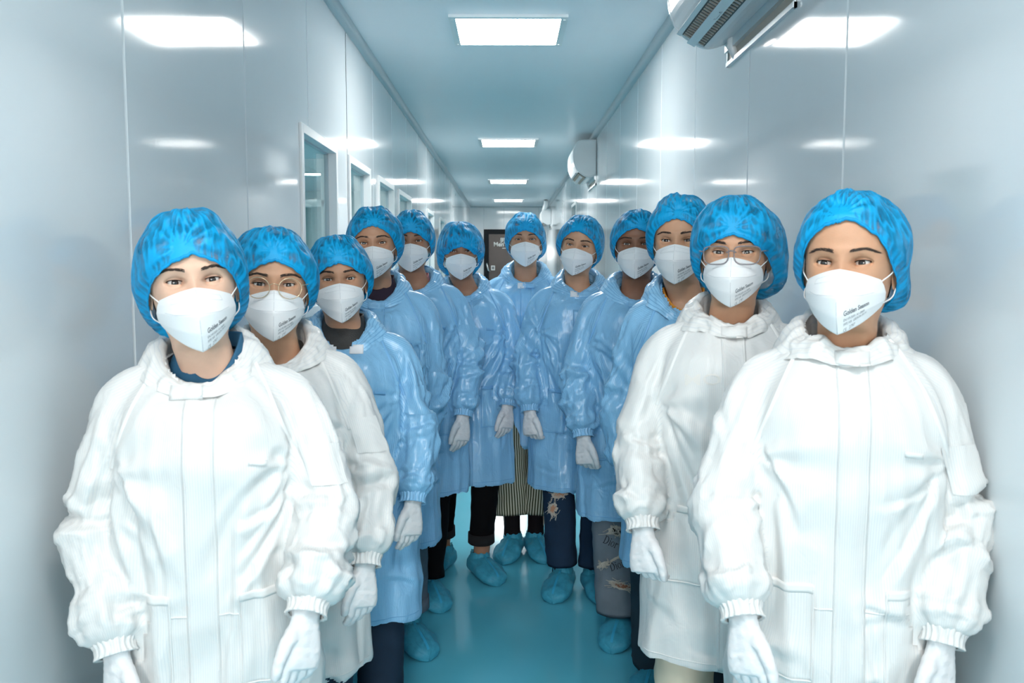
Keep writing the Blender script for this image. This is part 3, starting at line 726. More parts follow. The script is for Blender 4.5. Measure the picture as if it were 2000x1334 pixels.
def head_items(root, p, HT, seed):
    """cap, mask, eyes, brows, hair: everything fixed to the head"""
    r_ = np.random.default_rng(seed)
    bodyless = {}
    # eyes
    for s in (-1, 1):
        rings = []; c = eye_c(s); n = 28; gz = p.get('gaze', (0, 0))
        angs = [0.0001, .10, .19, .21, .34, .50, .53, .7, 1.0, 1.35, 1.7, 2.2]
        ax = np.array([gz[0], -1.0, gz[1]], float); ax /= np.linalg.norm(ax); bx = np.cross(ax, [0, 0, 1]); bx /= np.linalg.norm(bx); bz = np.cross(bx, ax)
        for a in angs:
            th = np.linspace(0, 2 * math.pi, n, endpoint=False); rr = EYE_R * (1.012 if a < .45 else 1.0)
            rings.append(c + rr * (math.cos(a) * ax + math.sin(a) * (np.cos(th)[:, None] * bx + np.sin(th)[:, None] * bz)))
        V = np.array(rings).reshape(-1, 3); F = grid_faces(len(angs), n, True)
        mi = np.repeat([2, 2, 2, 1, 1, 1, 0, 0, 0, 0, 0], n)
        new_obj('eye', HT(V), F, mats=[M['sclera'], M['iris'], M['pupil']], midx=mi, parent=root)
        # lash line along the upper lid
        LP = lid_patch(s, p.get('open', 1.0)); up = LP[1][0:21]; m = MB()
        m.tube(HT(up + np.array([0, -.0006, .0002])), list(.00035 + .00075 * np.sin(np.linspace(.25, math.pi - .25, 21))), 6); m.build('lash_line', M['lash'], root, smooth=True)
        # brow of single hairs
        m = MB(); th = p.get('brow', 1.0)
        for k in range(110):
            t = r_.random(); x = .012 + .040 * t; zc = .0195 + .0048 * math.sin(math.pi * min(1, t * 1.05) * .62) - .0065 * max(0, t - .62) * 2.2 + p.get('browz', 0)
            hw = (.0025 * (1 - .78 * t ** 2)) * th; z = zc + (r_.random() * 2 - 1) * hw; ln = .0075 + .003 * r_.random(); sl = .75 * (1 - t) - .35 * t + r_.normal() * .12
            x1, z1 = x + ln * math.cos(sl), z + ln * math.sin(sl) * .55; w = .00048
            pts = [(x, z - w), (x, z + w), ((x + x1) / 2, (z + z1) / 2 + w), (x1, z1), ((x + x1) / 2, (z + z1) / 2 - w)]
            P_ = np.array([(s * a, surf_y(a, b) - .0007 - .0004 * r_.random(), b) for a, b in pts]); m.add(HT(P_), [(0, 1, 2, 4), (4, 2, 3)])
        m.build('eyebrow', M['brow'], root)
    # hair under the cap
    zs = np.linspace(.112, -.075, 40); G = head_grid(.0025, zs); m_, n_ = G.shape[:2]; F = grid_faces(m_, n_, True, flip=True)
    G = G + .0012 * noise(G[..., 0] * 160, G[..., 1] * 40, G[..., 2] * 40)[..., None]
    cen = G.reshape(-1, 3)[F].mean(1); line = np.interp(cen[:, 1], [-.09, -.06, -.03, .0, .02, .1], [.080, .068, .030, -.012, -.06, -.08])
    new_obj('hair', HT(G.reshape(-1, 3)), F[cen[:, 2] > line], M['hair'], root)
    # cap
    zf = p.get('rim', .05); n, m_ = 208, 56
    ph = np.linspace(-math.pi, math.pi, n, endpoint=False); T = np.linspace(0, 1, m_) ** 1.15
    zr = np.interp(np.abs(ph), np.radians([0, 22, 42, 62, 80, 100, 130, 180]), [zf + .002, zf - .009, zf - .028, p.get('rs', -.002), p.get('rs', -.002) - .026, -.052, -.078, -.085])
    zr = zr + p.get('rimtilt', 0) * np.sin(ph) + .002 * noise(ph * 3, seed * 1.7)
    cz, AX = .010, np.array([.0760, .0945, .1005])
    er = np.arcsin(np.clip((zr - cz) / AX[2], -.98, .98))
    Tm, Pm = np.meshgrid(T, ph, indexing='ij'); Er = er[None, :]; E = Er + (math.pi / 2 - Er) * Tm
    U = np.stack([np.cos(E) * np.sin(Pm), -np.cos(E) * np.cos(Pm), np.sin(E)], -1)
    side, back = np.abs(np.sin(Pm)), np.clip(-np.cos(Pm), 0, 1)
    earr = p.get('ear', .010) * np.exp(-((np.abs(Pm) - 1.62) / .42) ** 2)
    puff = .0030 + earr * np.exp(-Tm / .25) + ss(0, .13, Tm) * (p.get('puff', .013) * (.55 + .45 * side) + .016 * back * (1 - Tm) + .002) - .004 * ss(.55, 1, Tm)
    puff = puff + .0075 * noise(np.sin(Pm) * 1.5 + seed, np.cos(Pm) * 1.5, E * 1.6) * ss(.02, .25, Tm)
    # folds fanning out of the gathered point at the front
    p0 = p.get('pinch', 0.0); e0 = np.interp(p0, ph, er) + .13
    du, dv = (Pm - p0) * np.cos(E), E - e0; rho = np.hypot(du, dv); al = np.arctan2(dv, du)
    fan = ridge(noise(al * 3.4 + seed * 3.1 + .5 * noise(du * 3, dv * 3, seed), rho * .9, seed)) + .6 * np.sin(al * 15 + 1.3 * seed + 2 * noise(du * 2, dv * 2, 9))
    fwd = np.clip(np.cos(Pm), 0, 1)
    puff = puff + .0042 * fan * ss(.02, .22, rho) * np.exp(-rho / .75) * fwd - .0075 * np.exp(-(rho / .17) ** 2) + .0035 * np.exp(-(rho / .06) ** 2)
    puff = puff + .0030 * ridge(noise(Pm * 5 + seed, E * 2.2 + Pm, seed + 5.0)) * ss(.05, .3, Tm) * (1 - .7 * ss(.8, 1, Tm))
    gath = np.sin(Pm * 58 + 2.5 * noise(Pm * 7, seed))
    puff = puff + .0013 * gath * np.exp(-Tm / .13) * ss(0, .03, Tm)
    for (bx_, by_, bz_, amp, wid) in p.get('lumps', ()):
        d_ = np.array([bx_, by_, bz_]); d_ = d_ / np.linalg.norm(d_); dot = (U * d_).sum(-1); puff = puff + amp * np.exp(-(np.arccos(np.clip(dot, -1, 1)) / wid) ** 2)
    wt = ss(.78, .97, Tm); puff = puff * (1 - wt) + puff[Tm > .8].mean() * wt
    V = U * (AX + puff[..., None]) + np.array([0, .004, cz])
    zc_ = np.clip(V[..., 2], -.12, .1085); sn, cs = np.sin(Pm), np.cos(Pm); aa = hp(zc_, 1); bb_ = np.where(cs > 0, hp(zc_, 2), hp(zc_, 3))
    need = 1 / (np.abs(sn / aa) ** NEXP + np.abs(cs / bb_) ** NEXP) ** (1 / NEXP) + .0062 + .004 * np.clip(cs, 0, 1) * np.exp(-((zc_ - .021) / .02) ** 2)
    have = np.hypot(V[..., 0], V[..., 1]); fac = np.where(have < need, need / np.maximum(have, 1e-4), 1.0); fac = np.where(V[..., 2] > .1085, 1.0, fac)
    V[..., 0] *= fac; V[..., 1] *= fac; V[..., 2] += np.where(V[..., 2] > .100, .004, 0) * ss(.100, .110, V[..., 2])
    # sag of the loose bag at the back, below the elastic
    sag = p.get('sag', .012) * back * np.exp(-((Tm - .12) / .14) ** 2); V[..., 2] -= sag
    F = grid_faces(m_, n, True)
    V = np.concatenate([V.reshape(-1, 3), V[-1].mean(0)[None]]); ci = len(V) - 1
    F = np.concatenate([F, np.array([((m_ - 1) * n + k, (m_ - 1) * n + (k + 1) % n, ci, ci) for k in range(n)])])
    fan_n = np.clip((fan - .1) * .8, 0, 1) * fwd * np.exp(-rho / .9) + .55 * np.exp(-(rho / .25) ** 2)
    dens = np.clip(.28 + .75 * fan_n + .30 * np.exp(-Tm / .03) + .60 * np.exp(-Tm / .16) * np.clip(gath, 0, 1) + .45 * ss(.55, .95, ridge(noise(Pm * 5 + seed, E * 2.2 + Pm, seed + 5.0))) + .25 * noise(Pm * 2.3, E * 2.3, seed), 0, 1)
    mbb = MB(); mbb.add(HT(V), F); cap = mbb.build('bouffant_cap', M['cap'], root, smooth=True)
    ca2 = cap.data.attributes.new('stripe', 'FLOAT', 'POINT'); ca2.data.foreach_set('value', np.append(dens.ravel(), .5).astype(np.float32))
    # elastic rim
    ring = V.reshape(-1, 3)[:n].copy(); g = .0016 + .0007 * np.sin(ph * 58); rg = []
    nrm = np.stack([np.sin(ph), -np.cos(ph), np.zeros(n)], -1)
    for k in range(8):
        a = 2 * math.pi * k / 8; rg.append(ring + nrm * (g * 1.0 * math.cos(a))[:, None] + np.array([0, 0, 1.0]) * (.0032 * math.sin(a)) + np.array([0, 0, .0009]) * np.sin(ph * 29)[:, None])
    rg.append(rg[0]); A = np.array(rg); new_obj('elastic_rim', HT(A.reshape(-1, 3)), grid_faces(9, n, True, flip=True), M['cap_band'], cap)
    # mask
    G = MASK_G.copy(); nu, nv = G.shape[:2]
    G2 = G.copy(); G2[..., 1] += .0012
    m = MB(); m.add(HT(G.reshape(-1, 3)), grid_faces(nu, nv)); m.add(HT(G2.reshape(-1, 3)), grid_faces(nu, nv, flip=True))
    idx = np.arange(nu * nv).reshape(nu, nv); bd = list(idx[:, 0]) + list(idx[-1, 1:]) + list(idx[-2::-1, -1]) + list(idx[0, -2:0:-1]); N_ = nu * nv
    m.f += [(bd[k], bd[(k + 1) % len(bd)], bd[(k + 1) % len(bd)] + N_, bd[k] + N_) for k in range(len(bd))]; m.m += [0] * len(bd)
    mask = m.build('face_mask', M['mask'], root, smooth=True)
    def on_mask(uv, off=.0006):
        uv = np.asarray(uv, float); Q_ = mask_pt(uv[:, 0], uv[:, 1]); e = 1e-3
        tu = mask_pt(uv[:, 0] + e, uv[:, 1]) - Q_; tv = mask_pt(uv[:, 0], np.clip(uv[:, 1] + e, 0, 1)) - Q_; nn = np.cross(tu, tv); nn /= np.linalg.norm(nn, axis=1)[:, None] + 1e-9
        nn = np.where(nn[:, 1:2] > 0, -nn, nn); return Q_ + off * nn
    m = MB()
    for (tv, tf, dv_) in MASK_TXT:
        x = tv[:, 0]; yv = tv[:, 1] - dv_
        m.add(HT(on_mask(np.stack([.12 + x / .088, np.clip(.76 - (yv + x * .14) / .072, 0, 1)], -1), .0005)), tf)
    m.build('mask_print', M['print'], mask)
    def line(uvs, nm='weld_line', w=.00045):
        uvs = np.array(uvs, float); P_ = []
        for a, b in zip(uvs[:-1], uvs[1:]):
            P_ += [a + (b - a) * t for t in np.linspace(0, 1, 8)]
        Q_ = HT(on_mask(P_, .0002)); mm.tube(Q_, w, 5)
    mm = MB()
    for s in (-1, 1):
        line([(s * .02, .47), (s * .45, .50), (s * .72, .46)]); line([(s * .03, .07), (s * .60, .14), (s * .60, .27), (s * .03, .20)], w=.0003)
    line([(0, .03), (0, .99)], w=.0006)
    mm.build('weld_line', M['emboss'], mask, smooth=True)
    for s in (-1, 1):
        for (a, b, mid) in (((.0610, -.053, -.031), (.0790, .016, .010), (.0755, -.020, -.014)), ((.0630, -.040, -.068), (.0775, .020, -.035), (.0745, -.012, -.058))):
            m = MB(); m.tube(HT(spline([(s * a[0], a[1], a[2]), (s * mid[0], mid[1], mid[2]), (s * b[0], b[1], b[2])], 12)), .0013, 6); m.build('ear_loop', M['loop'], mask, smooth=True)
    # spectacles
    if p.get('glasses'):
        kind = p['glasses']; m = MB(); fm = M['gold'] if kind == 'round' else M['clear_frame']; rad = .0010 if kind == 'round' else .0016
        for s in (-1, 1):
            a = np.linspace(0, 2 * math.pi, 44)
            if kind == 'round': x, z = .0245 * np.cos(a), .0225 * np.sin(a)
            else: x, z = .0275 * np.sign(np.cos(a)) * np.abs(np.cos(a)) ** .55, .0200 * np.sign(np.sin(a)) * np.abs(np.sin(a)) ** .6; x = x * (1 + .12 * np.sin(a) * 1.0)
            cx = .0335; L_ = np.stack([s * (cx + x), np.full(44, -.112) + .006 * ((cx + x) / .06) ** 2 * 2, z - .006], -1)
            m.tube(HT(L_), rad, 8, caps=False)
            lo = MB(); lo.add(HT(np.vstack([L_[:-1], [[s * cx, -.111, -.006]]])), [(k, (k + 1) % 43, 43) for k in range(43)]); bodyless[s] = lo
            ex = cx + (.0245 if kind == 'round' else .029)
            m.tube(HT(spline([(s * ex, -.105, .002), (s * .072, -.085, .004), (s * .077, -.02, .004), (s * .078, .015, -.002)], 16)), rad * 1.1, 6)
        m.tube(HT(spline([(-.0105, -.112, .000), (0, -.116, .004), (.0105, -.112, .000)], 9)), rad * 1.1, 6)
        g_o = m.build('spectacles', fm, root, smooth=True)
        for s in (-1, 1): bodyless[s].build('lens', M['lens'], g_o)
    return cap

# coat profile: height (for an eye level of 1.46), half width, depth front, depth back
CP = np.array([(.40, .215, .140, .140), (.55, .210, .138, .138), (.70, .205, .136, .136), (.85, .198, .134, .134), (.95, .193, .134, .130), (1.05, .189, .140, .126), (1.12, .186, .143, .122), (1.18, .178, .134, .118), (1.225, .163, .117, .113), (1.262, .141, .099, .106), (1.295, .112, .087, .097), (1.322, .084, .076, .088), (1.345, .062, .064, .074)])

def make_person(p):
    Y = p['Y']; hs = p.get('hs', 1.04); seed = p['seed']
    fy = Y - .11                                     # depth of the face
    e = at(p['eye'][0], p['eye'][1], Y=fy); ze = e[2]
    bx = at(p['eye'][0] + p.get('bodydx', 0), p['eye'][1], Y=Y)[0]
    ca = math.atan2(bx, Y); rz = -ca * p.get('follow', .55) + math.radians(p.get('turn', 0))
    k = ze / 1.46; kw = p.get('kw', 1.0) * (.5 + .5 * k)
    root = empty('person', (bx, Y, 0), p['label'], 'person', p.get('group'), rz)
    c_, s_ = math.cos(-rz), math.sin(-rz)
    def loc(P): d = np.asarray(P, float) - np.array([bx, Y, 0]); return np.array([c_ * d[0] - s_ * d[1], s_ * d[0] + c_ * d[1], d[2]])
    eye_l = loc(e)
    hx, hy = eye_l[0], -.022
    ha = math.atan2(e[0], fy); hyaw = -ha - rz + math.radians(p.get('yaw', 0))
    R = rotm(hyaw, math.radians(p.get('pitch', 0)), math.radians(p.get('roll', 0)))
    # keep the eyes where the photo has them: the head turns about its own axis
    hx = hx - (R @ np.array([0, -.088, 0]))[0] * hs
    def HT(P): return (np.asarray(P, float) * hs) @ R.T + np.array([hx, hy, ze])
    def BT(P):                                       # head blending into the upright trunk
        P = np.asarray(P, float); w = ss(-.185, -.095, P[..., 2])[..., None]
        base = P * np.array([hs, hs, hs]) + np.array([0, 0, ze]); return base * (1 - w) + HT(P) * w
    # ---- arms from the wrist positions seen in the photo
    cuffs = {}
    S = {}
    for sd in (-1, 1):
        sh = np.array([sd * .153 * kw, .005, 1.222 * k]); key = 'wl' if sd < 0 else 'wr'
        if key in p: w = loc(at(p[key][0], p[key][1], Y=Y - p[key][2] if len(p[key]) > 2 else Y - .06))
        else: w = np.array([sd * .255 * kw, -.04, .775 * k])
        D = np.linalg.norm(w - sh); tot = D * p.get('bend', 1.022); lu, lf = tot * .525, tot * .475
        ax = (w - sh) / D; a = (lu * lu - lf * lf + D * D) / (2 * D); h = math.sqrt(max(lu * lu - a * a, 1e-6))
        pole = np.array([sd * .80, .60, 0]); pole -= ax * pole.dot(ax); pole /= np.linalg.norm(pole)
        el = sh + ax * a + pole * h
        S[sd] = (sh, el, w)
    # ---- body: one mesh, head to feet, the hidden limbs simplified
    m = MB(); G = head_grid(); mm_, nn_ = G.shape[:2]
    V = BT(G.reshape(-1, 3)); F = [tuple(f) for f in grid_faces(mm_, nn_, True, flip=True)]; F += [tuple(range(nn_)), tuple((mm_ - 1) * nn_ + q for q in range(nn_))[::-1]]
    m.add(V, F)
    for s in (-1, 1):
        LP = lid_patch(s, p.get('open', 1.0)); a_, b_ = LP.shape[:2]; m.add(HT(LP.reshape(-1, 3)), grid_faces(a_, b_, True, flip=(s > 0)))
        E_ = ear(s); a_, b_ = E_.shape[:2]; m.add(HT(E_.reshape(-1, 3)), grid_faces(a_, b_, True, flip=(s < 0)))
        sh, el, w = S[s]; m.tube(spline([sh * np.array([.8, 1, .99]), sh, el, w + (el - w) * .22], 14), list(np.linspace(.045, .024, 14)), 10)
    feet = {}
    for s in (-1, 1):
        key = 'fl' if s < 0 else 'fr'
        if key in p: ft = loc(at(p[key][0], p[key][1], Z=.05)) + np.array([0, .075, 0]); ft[2] = 0
        else: ft = np.array([s * .085, .0, 0])
        feet[s] = ft; ank = ft + np.array([0, .015, .085]); hip = np.array([s * .085, .0, .80 * k]); kn = (ank + hip) / 2 + np.array([s * .008, -.02, 0])
        m.tube(spline([hip, kn, ank, ank + np.array([0, 0, -.05])], 16), list(np.interp(np.linspace(0, 1, 16), [0, .33, .66, .85, 1], [.070, .052, .036, .034, .034])), 12)
    body = m.build('body', SKIN[p['skin']], root, smooth=True)
    # ---- coat
    white = p['coat'] == 'white'; cm, sm = (M['white_coat'], M['white_seam']) if white else (M['blue_coat'], M['blue_seam'])
    hem = loc(at(p['hem'][0], p['hem'][1], Y=Y - .12))[2] if 'hem' in p else .42 * k
    m = MB(); n = 72; th = np.linspace(0, 2 * math.pi, n, endpoint=False); rings = []
    zz = np.concatenate([np.linspace(hem / k, 1.15, 26), np.linspace(1.17, 1.345, 16)])
    for z in zz:
        a, bf, bb = [np.interp(z, CP[:, 0], CP[:, c]) * kw for c in (1, 2, 3)]
        s, c = np.sin(th), np.cos(th); b = np.where(c > 0, bf, bb); r = 1 / (np.abs(s / a) ** 2.35 + np.abs(c / b) ** 2.35) ** (1 / 2.35)
        z_ = z - (.075 - p.get('collar', 0)) * ss(1.20, 1.33, z) * np.clip(c, 0, 1) + .03 * ss(1.2, 1.345, z) * np.clip(-c, 0, 1)
        rings.append(np.stack([r * s + hx * .35 * ss(1.15, 1.34, z), -r * c, np.full(n, z_ * k) if np.isscalar(z_) else z_ * k], -1))
    loft(m, rings)
    arms = {}
    for sd in (-1, 1):
        sh, el, w = S[sd]; d = (w - el) / np.linalg.norm(w - el); wend = w - d * .024
        path = spline([np.array([sd * .085 * kw, .0, 1.268 * k]), sh, sh * .45 + el * .55 + np.array([sd * .004, 0, 0]), el, el * .45 + wend * .55, wend], 60)
        t = np.linspace(0, 1, 60)
        rad = np.interp(t, [0, .12, .22, .40, .60, .72, .84, .91, .955, .985, 1], np.array([.036, .046, .053, .055, .058, .057, .057, .061, .057, .045, .037])) * kw * p.get('sleeve', 1.0)
        fr = frames(path); rg = []
        tha = np.linspace(0, 2 * math.pi, 32, endpoint=False)
        for q, (T_, A_, B_), r in zip(path, fr, rad): rg.append(q + r * (np.cos(tha)[:, None] * A_ + np.sin(tha)[:, None] * B_))
        loft(m, rg); arms[sd] = (path, rad, fr, d, w)
    V, Q = voxel(m, p.get('voxel', .0068)); V = relax(V, Q, 7, .5)
    # which cloth piece each point belongs to, and its coordinate on that piece
    best = np.full(len(V), 9.0); arm_s = np.zeros(len(V)); arm_a = np.zeros(len(V)); arm_id = np.zeros(len(V))
    for sd in (-1, 1):
        path, rad, fr, d, w = arms[sd]; D2 = ((V[:, None, :] - path[None]) ** 2).sum(-1); j = D2.argmin(1); dist = np.sqrt(D2[np.arange(len(V)), j]); rel = dist / rad[j]
        A_ = np.array([f_[1] for f_ in fr])[j]; B_ = np.array([f_[2] for f_ in fr])[j]; v_ = V - path[j]
        ang = np.arctan2((v_ * B_).sum(1), (v_ * A_).sum(1)); up = (rel < best); best = np.where(up, rel, best); arm_s = np.where(up, j / 59, arm_s); arm_a = np.where(up, ang, arm_a); arm_id = np.where(up, sd, arm_id)
    # raglan line from the neck to the armpit
    zrag = np.interp(np.abs(V[:, 0]) / kw, [.05, .075, .175], [1.40, 1.33, 1.08]) * k
    is_arm = ((best < 1.22) & (arm_s > .16)) | ((V[:, 2] > zrag) & (np.abs(V[:, 0]) > .06 * kw) & (best < 1.7))
    wa = is_arm.astype(float)
    th_t = np.arctan2(V[:, 0] / kw, -V[:, 1] / kw * 1.25)
    stripe = np.where(is_arm, np.where(arm_s < .2, V[:, 2] * 1.0 + np.abs(V[:, 0]) * .5, arm_a * .066), th_t * .215)
    # folds
    x, y, z = V[:, 0] / kw, V[:, 1] / kw, V[:, 2] / k; sdv = seed * 7.3
    low = 1 - ss(hem / k, 1.12, z)
    wx = .35 * noise(x * 3 + sdv, z * 3, 3.3)
    dt = (.0075 + .010 * low) * noise(th_t * 2.3 + sdv + wx, z * 1.3 + wx, 1.0)
    dt = dt + .0052 * (ridge(noise(th_t * 3.0 + 1.5 * z + sdv, z * 2.2 - th_t * .8, 2.0)) - .5) * (1 - .4 * ss(1.18, 1.3, z))
    dt = dt + .0048 * (ridge(noise(x * 5 + z * 4 + sdv, z * 6 - x * 5, 5.0)) - .5) * ss(1.25, .9, z)
    for sd in (-1, 1):                               # pull folds running from the armpit over the chest
        vx, vz = x - sd * .175, z - 1.10; rr = np.hypot(vx, vz); an = np.arctan2(vz, -vx * sd)
        dt = dt + .0065 * np.sin(an * 7.5 + 2.0 * noise(rr * 5, sdv, sd) + seed) * np.exp(-rr / .12) * ss(.0, .05, rr)
    rc = np.random.default_rng(seed * 13 + 5)
    def crease(X_, Y_, p0, p1, w, amp):
        p0, p1 = np.array(p0), np.array(p1); dv = p1 - p0; L2 = dv.dot(dv); t = ((X_ - p0[0]) * dv[0] + (Y_ - p0[1]) * dv[1]) / L2; tc = np.clip(t, 0, 1)
        bow = .012 * np.sin(math.pi * tc) * (1 if amp > 0 else -1); nx, ny = -dv[1] / math.sqrt(L2), dv[0] / math.sqrt(L2)
        ex, ey = X_ - p0[0] - tc * dv[0] - bow * nx, Y_ - p0[1] - tc * dv[1] - bow * ny; sg = ex * nx + ey * ny; dd = np.hypot(ex, ey); w_ = w * (1 + .8 * tc) * np.where(sg > 0, 1.0, .55)
        return amp * (np.exp(-(dd / w_) ** 1.2) - .55 * np.exp(-((dd - 1.9 * w_) / (.8 * w_)) ** 2) * (sg < 0)) * np.sin(math.pi * np.clip(tc * .9 + .1, 0, 1)) ** .6
    tx_ = th_t * .20; zq_ = z
    for q in range(26 if white else 46):
        kind = rc.random(); amp = rc.uniform(.005, .0105) * (1 if rc.random() < .72 else -.7); w = rc.uniform(.008, .018) * (1 if white or q < 18 else .62)
        if kind < .42:                                # from the armpit down and across
            sd = rc.choice([-1, 1]); x0 = sd * rc.uniform(.15, .21); z0 = rc.uniform(1.0, 1.14); x1 = x0 - sd * rc.uniform(.05, .17); z1 = z0 - rc.uniform(.05, .32)
        elif kind < .78:                              # hanging folds
            x0 = rc.uniform(-.27, .27); z0 = rc.uniform(.75, 1.08); x1 = x0 + rc.uniform(-.04, .04); z1 = z0 - rc.uniform(.15, .40)
        else:                                         # crossing the belly and pockets
            x0 = rc.uniform(-.25, .2); z0 = rc.uniform(.5, .95); x1 = x0 + rc.uniform(.06, .16); z1 = z0 + rc.uniform(-.06, .06)
        dt = dt + crease(tx_, zq_, (x0, z0), (x1, z1), w, amp)
    u = arm_s; L_ = .52
    wv = .55 * noise(u * 4 + sdv, np.cos(arm_a) * .9, np.sin(arm_a) * .9 + arm_id * 3)
    ca_, sa_ = np.cos(arm_a), np.sin(arm_a)
    elb = np.exp(-((u - .62) / .13) ** 2); cuf = np.exp(-((u - .90) / .07) ** 2); upa = np.exp(-((u - .33) / .14) ** 2)
    ds = (.0070 * elb) * (ridge(noise(u * 11 + .9 * ca_ + sdv + wv, sa_ * .8 + u * 2, arm_id * 5 + 1)) - .45)
    ds = ds + (.0065 * cuf) * (ridge(noise(u * 17 + .6 * sa_ + sdv, ca_ * 1.1, arm_id * 5 + 2)) - .45) + .0030 * cuf * np.sin(arm_a * 9 + 4 * wv)
    ds = ds + (.0065 * upa) * (ridge(noise(u * 6 + 1.4 * sa_ + sdv + wv, ca_ * 1.2 - u * 3, arm_id * 5 + 3)) - .45)
    ds = ds + .0065 * noise(ca_ * 1.2 + sdv, sa_ * 1.2, u * 3.2 + arm_id) + .0035 * (ridge(noise(ca_ * 1.8 + u * 5, sa_ * 1.8 + sdv, u * 6 - ca_)) - .5)
    ds = ds + .0036 * (ridge(noise(np.cos(arm_a) * 1.9 + 2.6 * u + sdv, np.sin(arm_a) * 1.9 - u, u * 2.2 + arm_id * 4)) - .5) * ss(.12, .3, u) * (.6 if white else 1.0)
    for sd in (-1, 1):
        on = arm_id == sd
        for q in range(17 if white else 28):
            g = rc.random(); amp = rc.uniform(.007, .014) * (1 if rc.random() < .65 else -.8); w = rc.uniform(.011, .022) * (1 if white or q < 12 else .6); a0 = rc.uniform(-3, 3) * .06
            if g < .5: s0 = rc.normal(.62, .08); ln = rc.uniform(.10, .20); sl = rc.normal(.45, .25) * rc.choice([-1, 1])
            elif g < .75: s0 = rc.uniform(.80, .92); ln = rc.uniform(.05, .10); sl = rc.normal(0, .6)
            else: s0 = rc.uniform(.22, .45); ln = rc.uniform(.08, .2); sl = rc.normal(1.2, .4) * rc.choice([-1, 1])
            p0_, p1_ = (a0, s0 * L_), (a0 + ln * math.cos(sl), s0 * L_ + ln * math.sin(sl))
            for wrap in (-1, 0, 1): ds = ds + np.where(on, crease(arm_a * .06 + wrap * 2 * math.pi * .06, u * L_, p0_, p1_, w, amp), 0)
    blend = ss(1.35, 1.08, best) * ss(.14, .30, arm_s)
    disp = dt * (1 - blend) * (1 - .75 * ss(1.26, 1.33, z)) + ds * blend * ss(1.0, .97, u) * p.get('crumple', 1.0)
    V = V + vnormals(V, Q) * disp[:, None]
    V = relax(V, Q, 1, .25)
    cen = V[Q].mean(1); nz = np.cross(V[Q[:, 2]] - V[Q[:, 0]], V[Q[:, 3]] - V[Q[:, 1]]); nz = nz[:, 2] / (np.linalg.norm(nz, axis=1) + 1e-12)
    rn = np.hypot((cen[:, 0] - hx * .4) / .074, (cen[:, 1] - .002) / .076) / kw
    drop = ((cen[:, 2] < hem + .02) & (nz < -.6)) | ((rn < 1.0) & (cen[:, 2] > 1.16 * k) & (nz > .2)); Qk = Q[~drop]
    coat = new_obj('coat', V, np.ascontiguousarray(Qk), cm, root, attr=stripe)
    # ---- pieces sewn on the coat, laid on its own surface
    tq = Qk[~is_arm[Qk].any(1)]
    bvh_t = BVHTree.FromPolygons(V.tolist(), tq.tolist()); bvh_a = BVHTree.FromPolygons(V.tolist(), Qk.tolist())
    def lay(name, xs, zs_, off, material, bv=bvh_t, dz=None, edge=.004):
        """cloth patch on the front of the coat"""
        P_ = np.full((len(zs_), len(xs), 3), np.nan)
        for i, zq in enumerate(zs_):
            for j, xq in enumerate(xs):
                zt = zq + (dz[j] if dz is not None else 0)
                hit = bv.ray_cast(Vector((xq, -.6, zt)), Vector((0, 1, 0)))
                if hit[0] is not None and hit[0].y < .02: P_[i, j] = np.array(hit[0]) + np.array([0, -off, 0])
        ok = ~np.isnan(P_[..., 0]); a_, b_ = ok.shape; F_ = []
        nb = a_ * b_; Pb = P_ + np.array([0, edge, 0])
        for i in range(a_ - 1):
            for j in range(b_ - 1):
                if ok[i, j] and ok[i + 1, j] and ok[i, j + 1] and ok[i + 1, j + 1]:
                    q = [i * b_ + j, i * b_ + j + 1, (i + 1) * b_ + j + 1, (i + 1) * b_ + j]
                    ys = [P_.reshape(-1, 3)[t][1] for t in q]
                    if max(ys) - min(ys) < .03:
                        F_.append(tuple(q))
        if not F_: return None
        used = sorted({t for f_ in F_ for t in f_}); mp = {t: q for q, t in enumerate(used)}; VV = P_.reshape(-1, 3)[used]
        ec = {}
        for f_ in F_:
            for a0, b0 in zip(f_, f_[1:] + f_[:1]): ec[(a0, b0)] = 1
        F2 = [tuple(mp[t] for t in f_) for f_ in F_]; N0 = len(VV)
        for (a0, b0) in list(ec):
            if (b0, a0) not in ec: F2.append((mp[b0], mp[a0], mp[a0] + N0, mp[b0] + N0))
        VV = np.vstack([VV, VV + np.array([0, edge + off, 0])])
        st = np.arctan2(VV[:, 0] / kw, -VV[:, 1] / kw * 1.25) * .215
        o_ = new_obj(name, VV, F2, material, coat, attr=st)
        return o_
    cx = p.get('placket', 0.0) + hx * .15
    top = (1.262 + p.get('collar', 0) * .5 if not p.get('open_neck') else 1.20) * k
    pl = lay('placket', np.linspace(cx - .028, cx + .028, 7), np.linspace(hem + .008, top, 60), .0028, cm)
    for q in (-1, 1): lay('placket_stitch', np.linspace(cx + q * .024 - .0011, cx + q * .024 + .0011, 2), np.linspace(hem + .008, top, 60), .0034, sm, edge=.001)
    zp = np.linspace(.690 * k, .872 * k, 22)
    for q in (-1, 1):
        xs = np.linspace(q * .062 * kw, q * .192 * kw, 16); xs = np.sort(xs)
        pk = lay('pocket', xs, zp, .0030, cm)
        lay('pocket_hem', xs, np.linspace(.856 * k, .873 * k, 4), .0036, sm, edge=.001)
        xe = q * .062 * kw; lay('pocket_seam', np.linspace(xe - .0015, xe + .0015, 2), zp, .0038, sm, edge=.001)
        lay('pocket_seam', xs, np.linspace(.689 * k, .693 * k, 2), .0038, sm, edge=.001)
    lay('pen_loop', np.linspace(.085 * kw, .118 * kw, 6), np.linspace(1.118 * k, 1.128 * k, 3), .0042, sm, dz=np.linspace(0, -.006, 6))
    lay('waist_seam', np.linspace(-.19 * kw, .19 * kw, 50), np.linspace(.828 * k, .831 * k, 2), .0012, sm, edge=.001)
